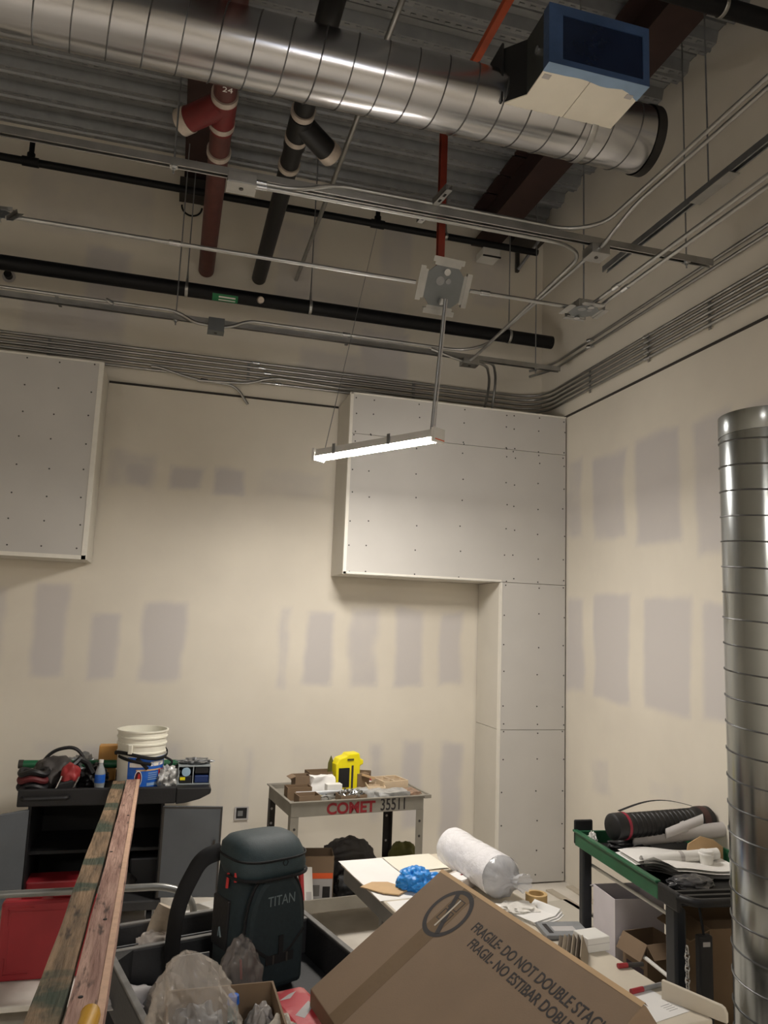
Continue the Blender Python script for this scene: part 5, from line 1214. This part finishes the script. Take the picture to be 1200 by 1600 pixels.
MB().box(-Rr*.85, Rr*.85, -.010, .010, 0, .0003, Ms @ rot(0, 0, rad(118))).build('printed_slash', ink, T)
mb = MB()
for (x_, y_, s_) in ((-.03, -.035, .045), (-.03, .018, .045)):
    for (a0, b0, a1, b1) in ((0, 0, 1, .06), (0, .94, 1, 1), (0, 0, .06, 1), (.94, 0, 1, 1), (.4, .5, .6, .9)):
        mb.box(x_+a0*s_*1.3, x_+a1*s_*1.3, y_+b0*s_, y_+b1*s_, 0, .0003, Ms)
mb.build('printed_boxes', ink, T)
mtape = mat('packing_tape', (118, 99, 78), .25, 0, .06, 8, .08, 40)
u2, v2 = on_box(700, 1427)
MB().box(-.04, .04, -v2+.0, math.hypot(bw, bh)-v2-.004, -.0001, .00025, bM(u2, v2, .0003)).build('packing_tape', mtape, T)
MB().box(-.004, .004, -.06, .06, 0, .0003, bM(uc, vc, .0014)).build('tape_glint', mat('painted_glint', (196, 186, 170), .2), T)  # pale strip paints the glint of light on the tape

# ---------------------------------------------------------------- two long timbers, yellow handle
fa, na = at(198, 1219, y=5.64), at(102, 1600, y=2.0)
fa = Vector((fa.x, 5.66, CZ+.0215+.001)); na = Vector(na)
dd = (fa-na).normalized(); na = fa-dd*4.2; L = 4.2
sd = dd.cross(Vector((0, 0, 1))).normalized(); up = sd.cross(dd)
for k, (off, lab, m, w, h, dz, ex) in enumerate(((-.048, 'weathered timber with green paint marks resting on the black cart', woodg, .074, .036, -.002, -.03), (.043, 'pinkish timber beside the green-marked one resting on the black cart', wood, .086, .040, 0, 0))):
    M = basis(na+sd*off+up*dz, sd, dd)
    T = thing('timber_board', lab, 'timber', M=M)
    mb = MB(); n = 40
    for i in range(n+1):
        y = (L+ex)*i/n
        for (x_, z_) in ((-w/2, -h/2), (w/2, -h/2), (w/2, h/2), (-w/2, h/2)):
            mb.v.append((x_+.004*noise.noise(Vector((y*3, x_*9, k))), y, z_+(.002*noise.noise(Vector((y*5, x_*20, k+5))) if z_ > 0 else 0)))
    mb.f = [(i*4+j, i*4+(j+1) % 4, i*4+4+(j+1) % 4, i*4+4+j) for i in range(n) for j in range(4)]+[(3, 2, 1, 0), (n*4, n*4+1, n*4+2, n*4+3)]
    mb.build('board', m, T)
    if k == 1:
        MB().box(.022, .040, .0, L-.02, h/2+.0005, h/2+.0030).build('pale_edge', mat('pale_sapwood', (204, 168, 142), .85, 0, .1, 30, .3), T)
        for (x_, y0) in ((-.02, .62), (.0, 1.2), (-.03, 2.1), (.01, 2.9)): MB().cyl((x_, y0, h/2), (x_, y0, h/2+.0025), .006, n=8).build('knot_hole', blackdeep, T)
# trestle that carries the near ends
hy = na.y+.35; hz = (na+dd*(.35/dd.y)).z-.0215
T = thing('trestle', 'grey sawhorse under the near ends of the long timbers', 'trestle', (na.x, hy, 0))
MB().box(-.4, .4, -.03, .03, hz-.09, hz-.001).build('top_beam', tableedge, T)
for sx in (-1, 1):
    for sy in (-1, 1): MB().tube([(sx*.32, sy*.02, hz-.06), (sx*.36, sy*.26, 0)], (.022, .012), n=4).build('leg', tableedge, T)
p = at(141, 1584, z=(na+dd*((1.95-na.y)/dd.y)).z+.02+.026)
T = thing('wooden_handle', 'yellow varnished tool handle lying on the near end of the timbers', 'handle', tuple(p))
MB().tube([(0, 0, 0), (.002, -.012, 0), (-.025, -.35, .02)], .021, n=18).cyl((0, 0, 0), (.0005, .008, 0), .021, .015, n=18).build('handle', yellowh, T, 50)

# ---------------------------------------------------------------- platform truck with red case
PT = thing('platform_truck', 'low platform truck with grey tube handle left of the tray cart', 'cart', (-.35, 4.62, 0))
MB().box(-.70, .62, -.42, .42, .17, .20).build('deck', mat('dusty_deck', (206, 200, 190), .8, 0, .0, 5, .1, 30, col2=(226, 222, 214), thr=(.4, .6)), PT, None, .006)
MB().tube(fillet([(-.62, -.40, .20), (-.62, -.40, .695), (.42, -.40, .695), (.52, -.40, .665), (.58, -.40, .60), (.58, -.40, .20)], .10), .0175, n=14).build('tube_handle', rail, PT, 40)
for x in (-.55, .5):
    for y in (-.33, .33): caster(PT, x, y, .06, .17)
rt = at(90, 1400, y=4.5).z
x0_, x1_ = at(0, 1460, y=4.5).x, at(176, 1450, y=4.5).x
T = thing('hard_case', 'red plastic hard case standing on the platform truck', 'tool case', ((x0_+x1_)/2, 4.5, .2005))
hw = (x1_-x0_)/2; hh = rt-.2005
MB().box(-hw, hw, -.05, .012, 0, hh).build('case_shell', redp, T, None, .018)
MB().box(-hw, hw, .014, .06, .0, hh-.005).build('case_back', redp, T, None, .018)
MB().box(-hw+.05, hw-.06, -.0535, -.05, .05, hh-.05).build('raised_panel', redp, T, None, .003)
mb = MB()
for (x_, z_, sx, sz_) in ((-hw+.035, hh-.035, 1, -1), (-hw+.035, .035, 1, 1)):
    mb.box(min(x_, x_+sx*.12), max(x_, x_+sx*.12), -.055, -.05, z_-.003, z_+.003).box(x_-.003, x_+.003, -.055, -.05, min(z_, z_+sz_*.08), max(z_, z_+sz_*.08))
mb.build('corner_ribs', redp, T)
for x_ in (-.5*hw, .05*hw, .4*hw): MB().box(x_-.05, x_+.05, -.02, .02, hh, hh+.022).build('lid_tab', redp, T, None, .004)
# trim strips and scraps lying along the right wall
for lab, px, py, ln, rz_, m in (('pale trim strip on the floor closest to the right wall', 905, 1392, 1.1, rad(92), concwood), ('second trim strip on the floor beside the right wall one', 885, 1402, 1.0, rad(96), concwood), ('broad drywall offcut on the floor in front of the column', 850, 1398, .5, rad(98), sheetside)):
    p = at(px, py, z=.01); w_ = .16 if 'broad' in lab else .03
    tag(setloc(MB().box(-ln/2, ln/2, -w_, w_, 0, .012).build('floor_strip', m), (p.x, min(p.y, 5.3), .0005), rz_), lab, 'strip')
